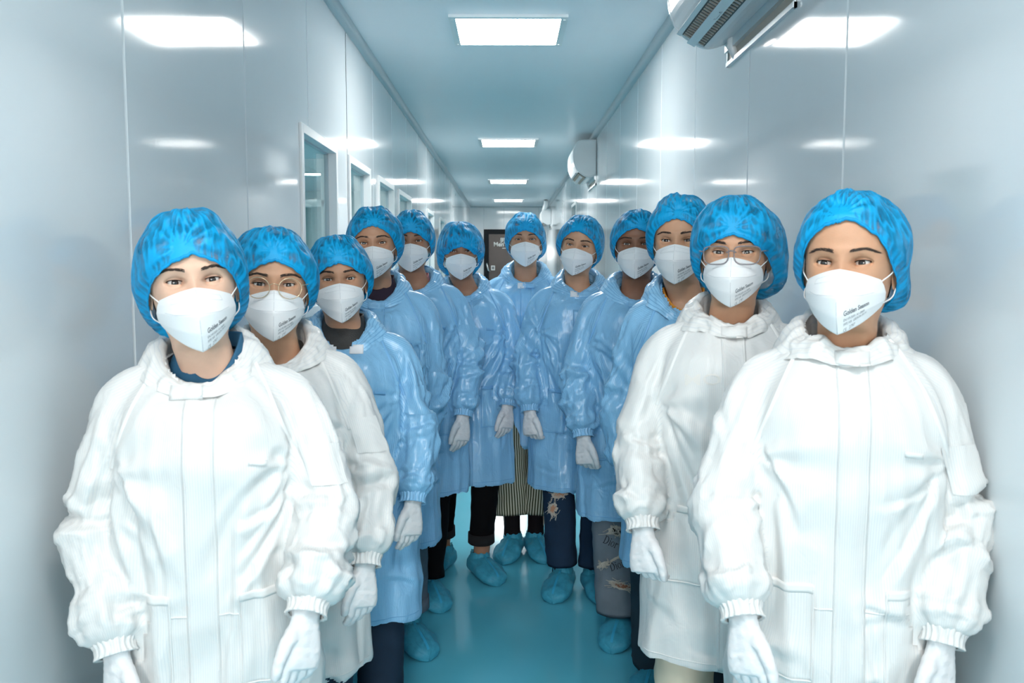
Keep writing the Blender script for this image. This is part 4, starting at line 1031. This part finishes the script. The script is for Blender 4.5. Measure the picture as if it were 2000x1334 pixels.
    lay('hem_seam', np.linspace(-.21 * kw, .21 * kw, 50), np.linspace(hem + .022, hem + .0245, 2), .0012, sm, edge=.001)
    for q in (-1, 1):                                # raglan seam
        m = MB(); pts = []
        for t in np.linspace(0, 1, 30):
            xq = q * (.072 + .100 * t) * kw; zq = (1.318 - .215 * t ** 1.15 + .012 * math.sin(math.pi * t)) * k; hit = bvh_a.ray_cast(Vector((xq, -.6, zq)), Vector((0, 1, 0)))
            if hit[0] is not None: pts.append(np.array(hit[0]) + np.array([0, -.0008, 0]))
        if len(pts) > 6:
            pts = np.array(pts); w_ = np.array([q * .0045, 0, .0018]); vs = []
            for pp in pts: vs += [pp - w_ + np.array([0, .0015, 0]), pp - w_ * .6 + np.array([0, -.0012, 0]), pp + w_ * .6 + np.array([0, -.0012, 0]), pp + w_ + np.array([0, .0015, 0])]
            m.add(vs, grid_faces(len(pts), 4)); m.build('raglan_seam', sm, coat, smooth=True)
    # sleeve patch on the arm at the viewer's right
    if p.get('patch', True):
        path, rad, fr, d, w = arms[1]; m = MB(); P_ = []
        for t in np.linspace(.34, .48, 8):
            j = t * 59; j0 = int(j); c0 = path[j0] + (path[j0 + 1] - path[j0]) * (j - j0)
            for a in np.linspace(-.62, .62, 8):
                dv = Vector((math.sin(a + .35), -math.cos(a + .35), 0)); hit = bvh_a.ray_cast(Vector(c0) + dv * .2, -dv)
                P_.append(np.array(hit[0]) + np.array(dv) * .0028 if hit[0] is not None else np.array(c0) + np.array(dv) * .07)
        P_ = np.array(P_); new_obj('sleeve_pocket', P_, grid_faces(8, 8, flip=True), cm, coat, attr=np.tile(np.linspace(-.62, .62, 8) * .066, 8))
    # elastic cuffs and gloves
    for sd in (-1, 1):
        path, rad, fr, d, w = arms[sd]; T_, A_, B_ = fr[-1]; nn2 = 96; ta = np.linspace(0, 2 * math.pi, nn2, endpoint=False); rg = []
        for t, r in ((-.016, .034), (-.010, .0385), (-.004, .0395), (.004, .0365), (.010, .0360), (.016, .0365), (.021, .0385), (.023, .0370), (.020, .033)):
            rr = r * kw * (1 + .05 * np.sin(ta * 21 + 2.5 * noise(ta * 2, seed, t * 60)) + .03 * noise(ta * 5, t * 90, seed)); rg.append(path[-1] + d * t + rr[:, None] * (np.cos(ta)[:, None] * A_ + np.sin(ta)[:, None] * B_))
        A = np.array(rg); new_obj('elastic_cuff', A.reshape(-1, 3), grid_faces(len(rg), nn2, True), cm, coat, attr=np.tile(ta * .04, len(rg)))
        hd = d * .45 + np.array([sd * -.02, -.03, -.62]); hd /= np.linalg.norm(hd)
        zaxis = Vector(-hd); yaw = math.radians(p.get('hand_yaw', 32)) * (1 if sd < 0 else -1)
        yv = Vector((math.sin(yaw), math.cos(yaw), 0)); xv = yv.cross(zaxis).normalized(); yv = zaxis.cross(xv).normalized()
        Rm = Matrix((xv, yv, zaxis)).transposed().to_4x4(); Rm.translation = Vector(w + hd * .004)
        hsz = .96 * k * p.get('hand', 1.0)
        share('glove', GLOVE[p.get('pose', 'relaxed'), 0 if sd < 0 else 1], root, Rm @ Matrix.Diagonal((hsz, hsz, hsz, 1)))
    # hood lying round the neck
    n, mw = 120, 15; ph = np.linspace(-math.pi, math.pi, n, endpoint=False); ad = np.degrees(np.abs(ph)); op = p.get('open_neck', 0.0)
    zt = np.interp(ad, [0, 20, 50, 90, 135, 180], [1.264 - .03 * op, 1.268 - .012 * op, 1.290, 1.338, 1.366, 1.375]); zo = np.interp(ad, [0, 20, 50, 90, 135, 180], [1.238 - .03 * op, 1.240 - .02 * op, 1.256, 1.284, 1.272, 1.24])
    cl_ = p.get('collar', 0) * ss(85, 35, ad); zt = zt + cl_; zo = zo + cl_ * .8
    ri = np.interp(ad, [0, 25, 50, 90, 135, 180], [.079, .072, .069, .069, .078, .084]); ro = np.interp(ad, [0, 25, 50, 90, 135, 180], [.104, .101, .110, .132, .150, .160])
    ri = ri + p.get('wide', 0); ro = ro + p.get('wide', 0) * .7; ri = ri + .004 * noise(ph * 1.5, sdv); zt = zt + .006 * noise(ph * 2.2, sdv + 4); ro = ro + .008 * noise(ph * 1.8, sdv + 8); V2 = []
    for j in range(mw):
        t = j / (mw - 1)
        if t < .25: q = t / .25; r = ri - .002; zq = zt - .055 * (1 - q)
        else:
            q = (t - .25) / .75; r = ri + (ro - ri) * (q ** .8) ; zq = zt + (zo - zt) * q ** 1.25 + .010 * np.sin(math.pi * q) * (1 + .5 * np.cos(ph) * -1)
        fold = .0056 * (ridge(noise(ph * 3.2 + sdv, t * 3.0, 2.2)) - .5) * (t > .25) + .0028 * noise(ph * 6, t * 5 + sdv, 1)
        V2.append(np.stack([(r + fold) * np.sin(ph) * kw + hx * .45, -(r + fold) * np.cos(ph) * .98 + .004, (zq + fold * .6) * k + (ze - 1.46 * k)], -1))
    V2 = np.array(V2); hood = new_obj('hood', V2.reshape(-1, 3), grid_faces(mw, n, True), cm, coat, attr=np.repeat(np.arange(mw) * .0034, n))
    # tab closing the neck
    tabc = p.get('tabs', ((0.0, False),))
    for (tx, wht) in tabc:
        bvh_h = BVHTree.FromPolygons(np.vstack([V, V2.reshape(-1, 3)]).tolist(), np.vstack([Qk, grid_faces(mw, n, True) + len(V)]).tolist())
        w_ = .020 if wht else .030; lay('neck_tab', np.linspace(tx + hx * .4 - w_, tx + hx * .4 + w_, 10), np.linspace((1.236 + p.get('collar', 0) * .9) * k, (1.262 + p.get('collar', 0) * .9) * k, 6), .0035, M['velcro'] if wht else cm, bv=bvh_h)
    # shirt showing at the neck
    if p.get('shirt'):
        mt, r0, ztop, rlow, drop = p['shirt']; sdx = p.get('shirt_dx', 0.0); a = np.linspace(-math.pi, math.pi, 64, endpoint=False); rg = []
        for q, (dr, dz) in enumerate(((rlow, -.075), (.006, -.03), (.001, -.006), (.0, 0), (-.004, -.002), (-.005, -.03))):
            rr = r0 + dr + .0015 * noise(a * 3, q, seed); zq = ztop - drop * np.clip(np.cos(a), 0, 1) ** 1.5 + dz; rg.append(np.stack([rr * np.sin(a) + hx * .5 + sdx, -rr * np.cos(a) * .95 + .004, zq * k + (ze - 1.46 * k)], -1))
        A = np.array(rg); new_obj('shirt_collar', A.reshape(-1, 3), grid_faces(len(rg), 64, True), mt, root)
    # ---- trousers, socks, shoes
    tr = p.get('trousers', {}); tm = tr.get('mat', TROUSER['dark']); m = MB(); att = []; rk, rh, hz = tr.get('knee', .072), tr.get('hemr', .070), tr.get('hem', .09)
    for s in (-1, 1):
        ft = feet[s]; hip = np.array([s * .088, .005, .80 * k]); ank = ft + np.array([0, .015, hz]); kn = (hip + ank) / 2 + np.array([s * .006, -.018, .0])
        path = spline([hip, kn, ank], 46); rad = np.interp(np.linspace(0, 1, 46), [0, .5, .9, 1], [.092, rk, rh, rh]); fr = frames(path); a = np.linspace(0, 2 * math.pi, 40, endpoint=False); rg = []
        for i, (q, (T_, A_, B_), r) in enumerate(zip(path, fr, rad)):
            t = i / 45
            dd = .0045 * (ridge(noise(t * 9 + np.cos(a) * .8, np.sin(a) * .8 + sdv, s * 2.0)) - .5) * (.35 + ss(.65, 1, t) + .8 * math.exp(-((t - .5) / .1) ** 2)) + .004 * noise(np.cos(a) * 1.5, np.sin(a) * 1.5, t * 2 + sdv + s)
            rg.append(q + (r + dd)[:, None] * (np.cos(a)[:, None] * A_ + np.sin(a)[:, None] * B_)); att.append(a * .07)
        rg.append(path[-1] + (rg[-1] - path[-1]) * .93 + np.array([0, 0, .02])); att.append(a * .07)
        loft(m, rg, caps=False)
    trous = m.build('trousers', tm, root, smooth=True)
    at_ = trous.data.attributes.new('stripe', 'FLOAT', 'POINT'); at_.data.foreach_set('value', np.concatenate(att).astype(np.float32))
    for s in (-1, 1):
        ft = feet[s]; fyaw = math.radians(p.get('toe', 14)) * s
        Mx = Matrix.Translation(Vector(ft)) @ Matrix.Rotation(fyaw + p.get('footrz', 0), 4, 'Z')
        sc_ = share('shoe_cover', SHOE_COVER, root, Mx); share('toe_seam', SHOE_SEAM, sc_); share('shoe', SHOE, sc_)
        if tr.get('cuff'):
            rg = []; a = np.linspace(0, 2 * math.pi, 40, endpoint=False)
            for dz, r in ((.045, rh + .002), (.047, rh + .007), (.0, rh + .008), (-.004, rh + .004), (-.002, rh - .004)): rg.append(np.stack([ft[0] + (r + .002 * np.sin(a * 3)) * np.cos(a), ft[1] + .015 + r * np.sin(a), np.full(40, hz + dz)], -1))
            A = np.array(rg); new_obj('turned_up_hem', A.reshape(-1, 3), grid_faces(5, 40, True), tr['cuff'], trous, attr=np.tile(a * .07, 5))
        if tr.get('sock'):
            rg = []; a = np.linspace(0, 2 * math.pi, 24, endpoint=False)
            for z, r in ((.06, .045), (.10, .042), (.14, .040), (.20, .040)): rg.append(np.stack([ft[0] + r * np.cos(a), ft[1] + .015 + r * np.sin(a), np.full(24, z)], -1))
            A = np.array(rg); new_obj('sock', A.reshape(-1, 3), grid_faces(4, 24, True), M['sock'], root)
    head_items(root, p, HT, seed)
    return dict(root=root, loc=loc, trousers=trous, coat=coat, body=body)

def jeans(name, base, dark):
    m = principled(name, base, .8, spec=.15); add_noise(m, 14, .22, .2, bump_scale=260); return m
TROUSER = {
    'dark': jeans('navy_denim', (.018, .035, .062), 1), 'grey': jeans('grey_denim', (.10, .13, .165), 1), 'black': principled('black_cotton', (.004, .004, .005), .85, spec=.1),
    'ripped': jeans('dark_blue_denim', (.014, .034, .068), 1), 'light_grey': jeans('washed_grey_denim', (.17, .20, .235), 1), 'navy': jeans('slate_denim', (.028, .045, .062), 1),
    'beige': principled('beige_cotton', (.62, .55, .43), .8, spec=.2), 'striped': striped_cloth('olive_striped_cotton', (.50, .50, .40), (.05, .055, .03), .7, period=.0095, lo=-.25, hi=.15, bump=.2, spec=.2),
    'ribbed': principled('black_rib_knit', (.02, .02, .022), .9, spec=.1)}
SKIN = {'fair': skin_mat('skin_fair', (.70, .44, .32)), 'warm': skin_mat('skin_warm', (.57, .305, .185)), 'tan': skin_mat('skin_tan', (.49, .255, .155)), 'brown': skin_mat('skin_brown', (.38, .185, .110)), 'deep': skin_mat('skin_deep', (.26, .115, .066))}
SHIRT = {'teal': principled('teal_cotton', (.02, .10, .19), .8), 'glitter': add_noise(principled('black_glitter_knit', (.016, .014, .013), .55, spec=.6), 500, .8, .6, bump_scale=350), 'plum': principled('plum_cotton', (.022, .010, .024), .85), 'pink': principled('pink_cotton', (.40, .18, .20), .8), 'orange': principled('orange_cotton', (.62, .25, .025), .75), 'black': principled('black_cotton_shirt', (.008, .008, .010), .85)}

PEOPLE = {
 'L1': dict(eye=(379.5, 550), Y=1.73, hs=1.045, bodydx=24, coat='white', skin='fair', seed=1, wl=(228, 1283, .15), wr=(597, 1205, .16), bend=1.045, rim=.046, pinch=-.20, roll=-5, yaw=2, puff=.014, sag=.03, lumps=((.75, .45, -.45, .012, .35), (-.7, .5, -.5, .010, .4)), voxel=.0062, sleeve=1.03, crumple=1.25,
   shirt_dx=.016, shirt=(SHIRT['teal'], .058, 1.355, .030, .085), tabs=((-.02, False),), label='person in white coat with teal shirt collar, nearest on the left'),
 'L2': dict(eye=(535.5, 557), Y=2.16, hs=1.05, bodydx=6, coat='white', skin='warm', seed=2, wr=(712, 1108, .14), hem=(690, 1345), rim=.053, yaw=0, roll=2, puff=.015, glasses='round', voxel=.0066, pinch=-.02, lumps=((-.8, 0, .5, .006, .4),),
   label='person in white coat wearing round gold wire glasses'),
 'L3': dict(eye=(662.6, 546), Y=2.68, hs=1.02, bodydx=14, coat='blue', skin='tan', seed=3, wr=(806, 984, .13), hem=(760, 1228), rim=.046, roll=-3, yaw=0, puff=.012, open_neck=1.0, shirt=(SHIRT['glitter'], .058, 1.352, .030, .028), tabs=((-.038, True), (.040, True)), trousers=dict(mat=TROUSER['dark']), rs=.012,
   label='person in blue coat with a black glittery turtleneck at the open collar'),
 'L4': dict(eye=(728, 475), Y=3.28, hs=1.03, bodydx=12, coat='blue', skin='tan', seed=4, wr=(812, 900, .05), hem=(850, 1075), rim=.060, yaw=-4, roll=-2, puff=.014, pinch=.12, lumps=((.8, .2, .1, .008, .4),), shirt=(SHIRT['plum'], .060, 1.352, .028, .05), fr=(800, 1248), fl=(700, 1270), toe=24, trousers=dict(mat=TROUSER['grey'], hem=.135, hemr=.066, cuff=TROUSER['grey']),
   label='tall person in blue coat with a plum shirt, behind the glittery turtleneck'),
 'L5': dict(eye=(802, 470.7), Y=3.85, hs=1.06, bodydx=12, coat='blue', skin='brown', seed=5, wr=(904, 815, .12), hem=(860, 972), rim=.036, puff=.010, yaw=-2, pinch=.05, fr=(838, 1160), fl=(770, 1165), toe=18, shirt=(SHIRT['pink'], .060, 1.335, .028, .07), trousers=dict(mat=TROUSER['black'], hem=.10, hemr=.062),
   label='person in blue coat and black trousers, fifth from the viewer in the left row'),
 'L6': dict(eye=(900, 491), Y=4.15, hs=1.05, bodydx=13, coat='blue', skin='brown', seed=6, wr=(991, 795, .12), hem=(940, 950), rim=.020, rs=-.012, rimtilt=0, pinch=.42, puff=.016, lumps=((-.7, .4, -.5, .014, .4), (-.6, -.1, .5, .006, .5)), sag=.03, fr=(940, 1112), fl=(862, 1098), toe=26, trousers=dict(mat=TROUSER['black'], hem=.15, hemr=.055, knee=.07, cuff=TROUSER['ribbed']),
   label='person in blue coat and black cuffed joggers, last of the left row'),
 'C': dict(eye=(1026, 468), Y=4.55, hs=1.10, bodydx=1, coat='blue', skin='tan', seed=7, hem=(1030, 876), rim=.042, rs=-.006, puff=.009, fl=(1000, 1072), fr=(1047, 1070), kw=1.02, open=.8, gaze=(0, -.15), tabs=((-.02, True), (.015, False)), trousers=dict(mat=TROUSER['striped'], hem=.20, hemr=.098, knee=.090, sock=True), toe=15, lumps=((.8, .4, -.5, .012, .35),), sag=.02,
   label='person in blue coat and striped wide trousers standing at the far centre'),
 'R6': dict(eye=(1126.3, 480), Y=3.95, hs=1.05, bodydx=4, coat='blue', skin='warm', seed=8, wl=(1035, 806, .12), hem=(1085, 962), rim=.060, roll=7, yaw=-9, puff=.013, fl=(1098, 1142), fr=(1163, 1146), collar=.016, open_neck=.4, shirt=(SHIRT['black'], .070, 1.30, .028, .07), tabs=((-.02, True), (.02, False)), trousers=dict(mat=TROUSER['ripped'], hem=.115, hemr=.072, sock=True), pose='curled',
   label='person in blue coat and ripped dark jeans, last of the right row'),
 'R5': dict(eye=(1241, 477), Y=3.42, hs=1.05, bodydx=0, coat='blue', skin='deep', seed=9, wl=(1140, 856, .12), hem=(1180, 1022), rim=.056, rs=.006, yaw=-4, pinch=.30, puff=.010, fl=(1214, 1232), fr=(1290, 1230), trousers=dict(mat=TROUSER['light_grey'], hem=.10, hemr=.094, knee=.088), pose='curled',
   label='person in blue coat and torn lettered grey jeans in the right row'),
 'R4': dict(eye=(1320.5, 470), Y=2.75, hs=1.05, bodydx=24, kw=.91, coat='blue', skin='warm', seed=10, wl=(1222, 928, .02), hem=(1262, 1125), rim=.062, yaw=-9, pinch=.05, puff=.015, lumps=((-.3, -.4, 1.0, .010, .35), (-.7, -.5, .35, .008, .3)), fl=(1278, 1334), trousers=dict(mat=TROUSER['navy']), shirt=(SHIRT['orange'], .063, 1.325, .034, .062), open_neck=.8, wide=.010, tabs=(),
   label='person in blue coat with an orange shirt collar'),
 'R3': dict(eye=(1430, 493.5), Y=2.17, hs=1.03, bodydx=-4, coat='white', skin='warm', seed=11, wl=(1256, 1038, .13), hem=(1300, 1312), rim=.040, yaw=-4, puff=.018, sag=.03, lumps=((.80, .35, -.50, .026, .42), (.8, .2, .1, .010, .5)), glasses='square', voxel=.0066, trousers=dict(mat=TROUSER['beige']), collar=.032, pose='curled', crumple=.8,
   label='person in white coat wearing clear square-framed glasses'),
 'R1': dict(eye=(1644.7, 514), Y=1.70, hs=1.045, bodydx=10, coat='white', skin='warm', seed=12, wl=(1452, 1212, .15), wr=(1838, 1262, .15), bend=1.035, rim=.073, rs=.004, yaw=-9, puff=.012, pinch=-.12, lumps=((.80, .5, -.55, .020, .28), (.8, .0, .4, .006, .4)), voxel=.0062, collar=.042, tabs=((0.0, False),), pose='relaxed',
   label='person in white coat without glasses, nearest on the right'),
}
BUILT = {}
for key, p in PEOPLE.items():
    p['group'] = 'people lined up in the corridor'
    BUILT[key] = make_person(p)

# ------------------------------------------------------------------ wear and print on clothes
def surface_of(key, part):
    b = BUILT[key]; me = b[part].data; V = np.empty(len(me.vertices) * 3); me.vertices.foreach_get('co', V); V = V.reshape(-1, 3)
    return BVHTree.FromPolygons(V.tolist(), [tuple(p.vertices) for p in me.polygons])
def hit_px(bvh, loc, px, py, off):
    o = loc(np.array([0, 0, CAM_H])); q = loc(np.array([0, 0, CAM_H]) + ray(px, py)); d = Vector(q - o).normalized()
    h = bvh.ray_cast(Vector(o), d)
    return None if h[0] is None else np.array(h[0]) - np.array(d) * off
def rip(key, cx, cy, rx, ry, ang, seed, skin=None, n_thread=26):
    """worn-through hole: frayed pale ground, skin or dark behind, loose threads across"""
    b = BUILT[key]; bvh = surface_of(key, 'trousers'); r_ = np.random.default_rng(seed); ca, sa = math.cos(ang), math.sin(ang)
    def P(u, v, off): return hit_px(bvh, b['loc'], cx + (u * ca - v * sa), cy + (u * sa + v * ca), off)
    def blob(name, k, off, mat_):
        n = 26; m = MB(); c = P(0, 0, off)
        if c is None: return None
        pts = []
        for i in range(n):
            a = 2 * math.pi * i / n; q = k * (1 + .35 * r_.normal() * .6); h = P(rx * q * math.cos(a), ry * q * math.sin(a), off); pts.append(c if h is None else h)
        mid = []
        for i in range(n):
            a = 2 * math.pi * i / n; h = P(rx * k * .5 * math.cos(a), ry * k * .5 * math.sin(a), off); mid.append(c if h is None else h)
        m.add([c] + mid + pts, [(0, 1 + i, 1 + (i + 1) % n) for i in range(n)] + [(1 + i, 1 + n + i, 1 + n + (i + 1) % n, 1 + (i + 1) % n) for i in range(n)])
        return m.build(name, mat_, b['trousers'])
    blob('frayed_edge', 1.0, .0025, M['thread'])
    if skin: blob('torn_hole', .62, .0035, skin)
    m = MB()
    for i in range(n_thread):
        u0, v0 = r_.uniform(-1, 1) * rx, r_.uniform(-1, 1) * ry; u1, v1 = u0 + r_.normal() * rx * .35, v0 + r_.uniform(.2, 1.2) * ry * r_.choice([-1, 1])
        p0, p1, p2 = P(u0, v0, .004), P((u0 + u1) / 2 + 1, (v0 + v1) / 2, .006), P(u1, v1, .004)
        if p0 is None or p1 is None or p2 is None: continue
        if max(np.linalg.norm(p0 - p1), np.linalg.norm(p1 - p2)) > .06: continue
        m.tube([p0, p1, p2], .0011, 4)
    if m.v: m.build('loose_thread', M['thread'], b['trousers'])
def print_text(key, part, body, px, py, height, ang, mat_, name, off=.0022, stretch=1.0):
    b = BUILT[key]; bvh = surface_of(key, part); v, f = text_data(body, 1.0, bold=.004); sc = height / .7; ca, sa = math.cos(ang), math.sin(ang); out = []
    for q in v:
        x, y = q[0] * sc * stretch, -q[1] * sc; h = hit_px(bvh, b['loc'], px + x * ca - y * sa, py + x * sa + y * ca, off)
        if h is None: return None
        out.append(h)
    return new_obj(name, out, f, mat_, b[part], smooth=False)
rip('R6', 1092, 966, 16, 7, -.15, 1, SKIN['tan']); rip('R6', 1080, 994, 9, 12, .1, 2, SKIN['tan'])
rip('R5', 1210, 1040, 26, 10, .38, 3, M['sock'], 44); rip('R5', 1178, 1103, 12, 6, -.25, 4, None, 30); rip('R5', 1204, 1090, 18, 2.6, -.45, 5, None, 18)
rip('R5', 1216, 1145, 28, 6, .22, 6, SKIN['deep'], 40)
def serif_word():
    """the four letters as cut-out strips with serifs, unit cap height"""
    V, F = [], []
    def poly(p): o = len(V); V.extend((x, y, 0) for x, y in p); F.append(tuple(range(o, o + len(p))))
    def rect(x0, y0, x1, y1): poly([(x0, y0), (x1, y0), (x1, y1), (x0, y1)])
    def band(cx, cy, a0, a1, rx, ry, tx, ty, n=16):      # arc, thick at the sides and thin at top and bottom
        for i in range(n):
            q = []
            for t, inn in ((i, 0), (i + 1, 0), (i + 1, 1), (i, 1)):
                a = a0 + (a1 - a0) * t / n; q.append((cx + (rx - tx * inn) * math.cos(a), cy + (ry - ty * inn) * math.sin(a)))
            poly(q)
    rect(.08, 0, .20, 1); rect(0, 0, .30, .06); rect(0, .94, .30, 1); band(.28, .5, -math.pi / 2, math.pi / 2, .46, .5, .14, .06)
    x = .86; rect(x + .06, 0, x + .17, .66); rect(x, 0, x + .23, .05); rect(x, .60, x + .1, .66); band(x + .115, .86, 0, 2 * math.pi, .075, .075, .075, .075, 10)
    x = 1.16; band(x + .27, .33, 0, 2 * math.pi, .27, .34, .11, .05, 24)
    x = 1.78; rect(x + .06, 0, x + .17, .66); rect(x, 0, x + .25, .05); rect(x, .60, x + .1, .66); band(x + .30, .40, math.pi * .35, math.pi * .95, .16, .26, .07, .08, 8); band(x + .40, .58, 0, 2 * math.pi, .06, .07, .06, .07, 10)
    return np.array(V, float), F
def print_word(key, part, data, px, py, height, ang, mat_, name, off=.0022):
    b = BUILT[key]; bvh = surface_of(key, part); v, f = data; ca, sa = math.cos(ang), math.sin(ang); out = []
    for q in v:
        x, y = q[0] * height * .82, -q[1] * height; h = hit_px(bvh, b['loc'], px + x * ca - y * sa, py + x * sa + y * ca, off)
        if h is None: return None
        out.append(h)
    return new_obj(name, out, f, mat_, b[part], smooth=False)
print_word('R5', 'trousers', serif_word(), 1177, 1060, 16, .42, M['print_black'], 'leg_lettering')
print_word('R5', 'trousers', serif_word(), 1194, 1116, 16, -.34, M['print_black'], 'leg_lettering')
M['ghost'] = principled('faint_peach_print', (.72, .695, .66), .40)
print_text('R3', 'coat', 'MOS', 1334, 752, 22, 0.0, M['ghost'], 'show_through_print', off=.0012, stretch=1.5)
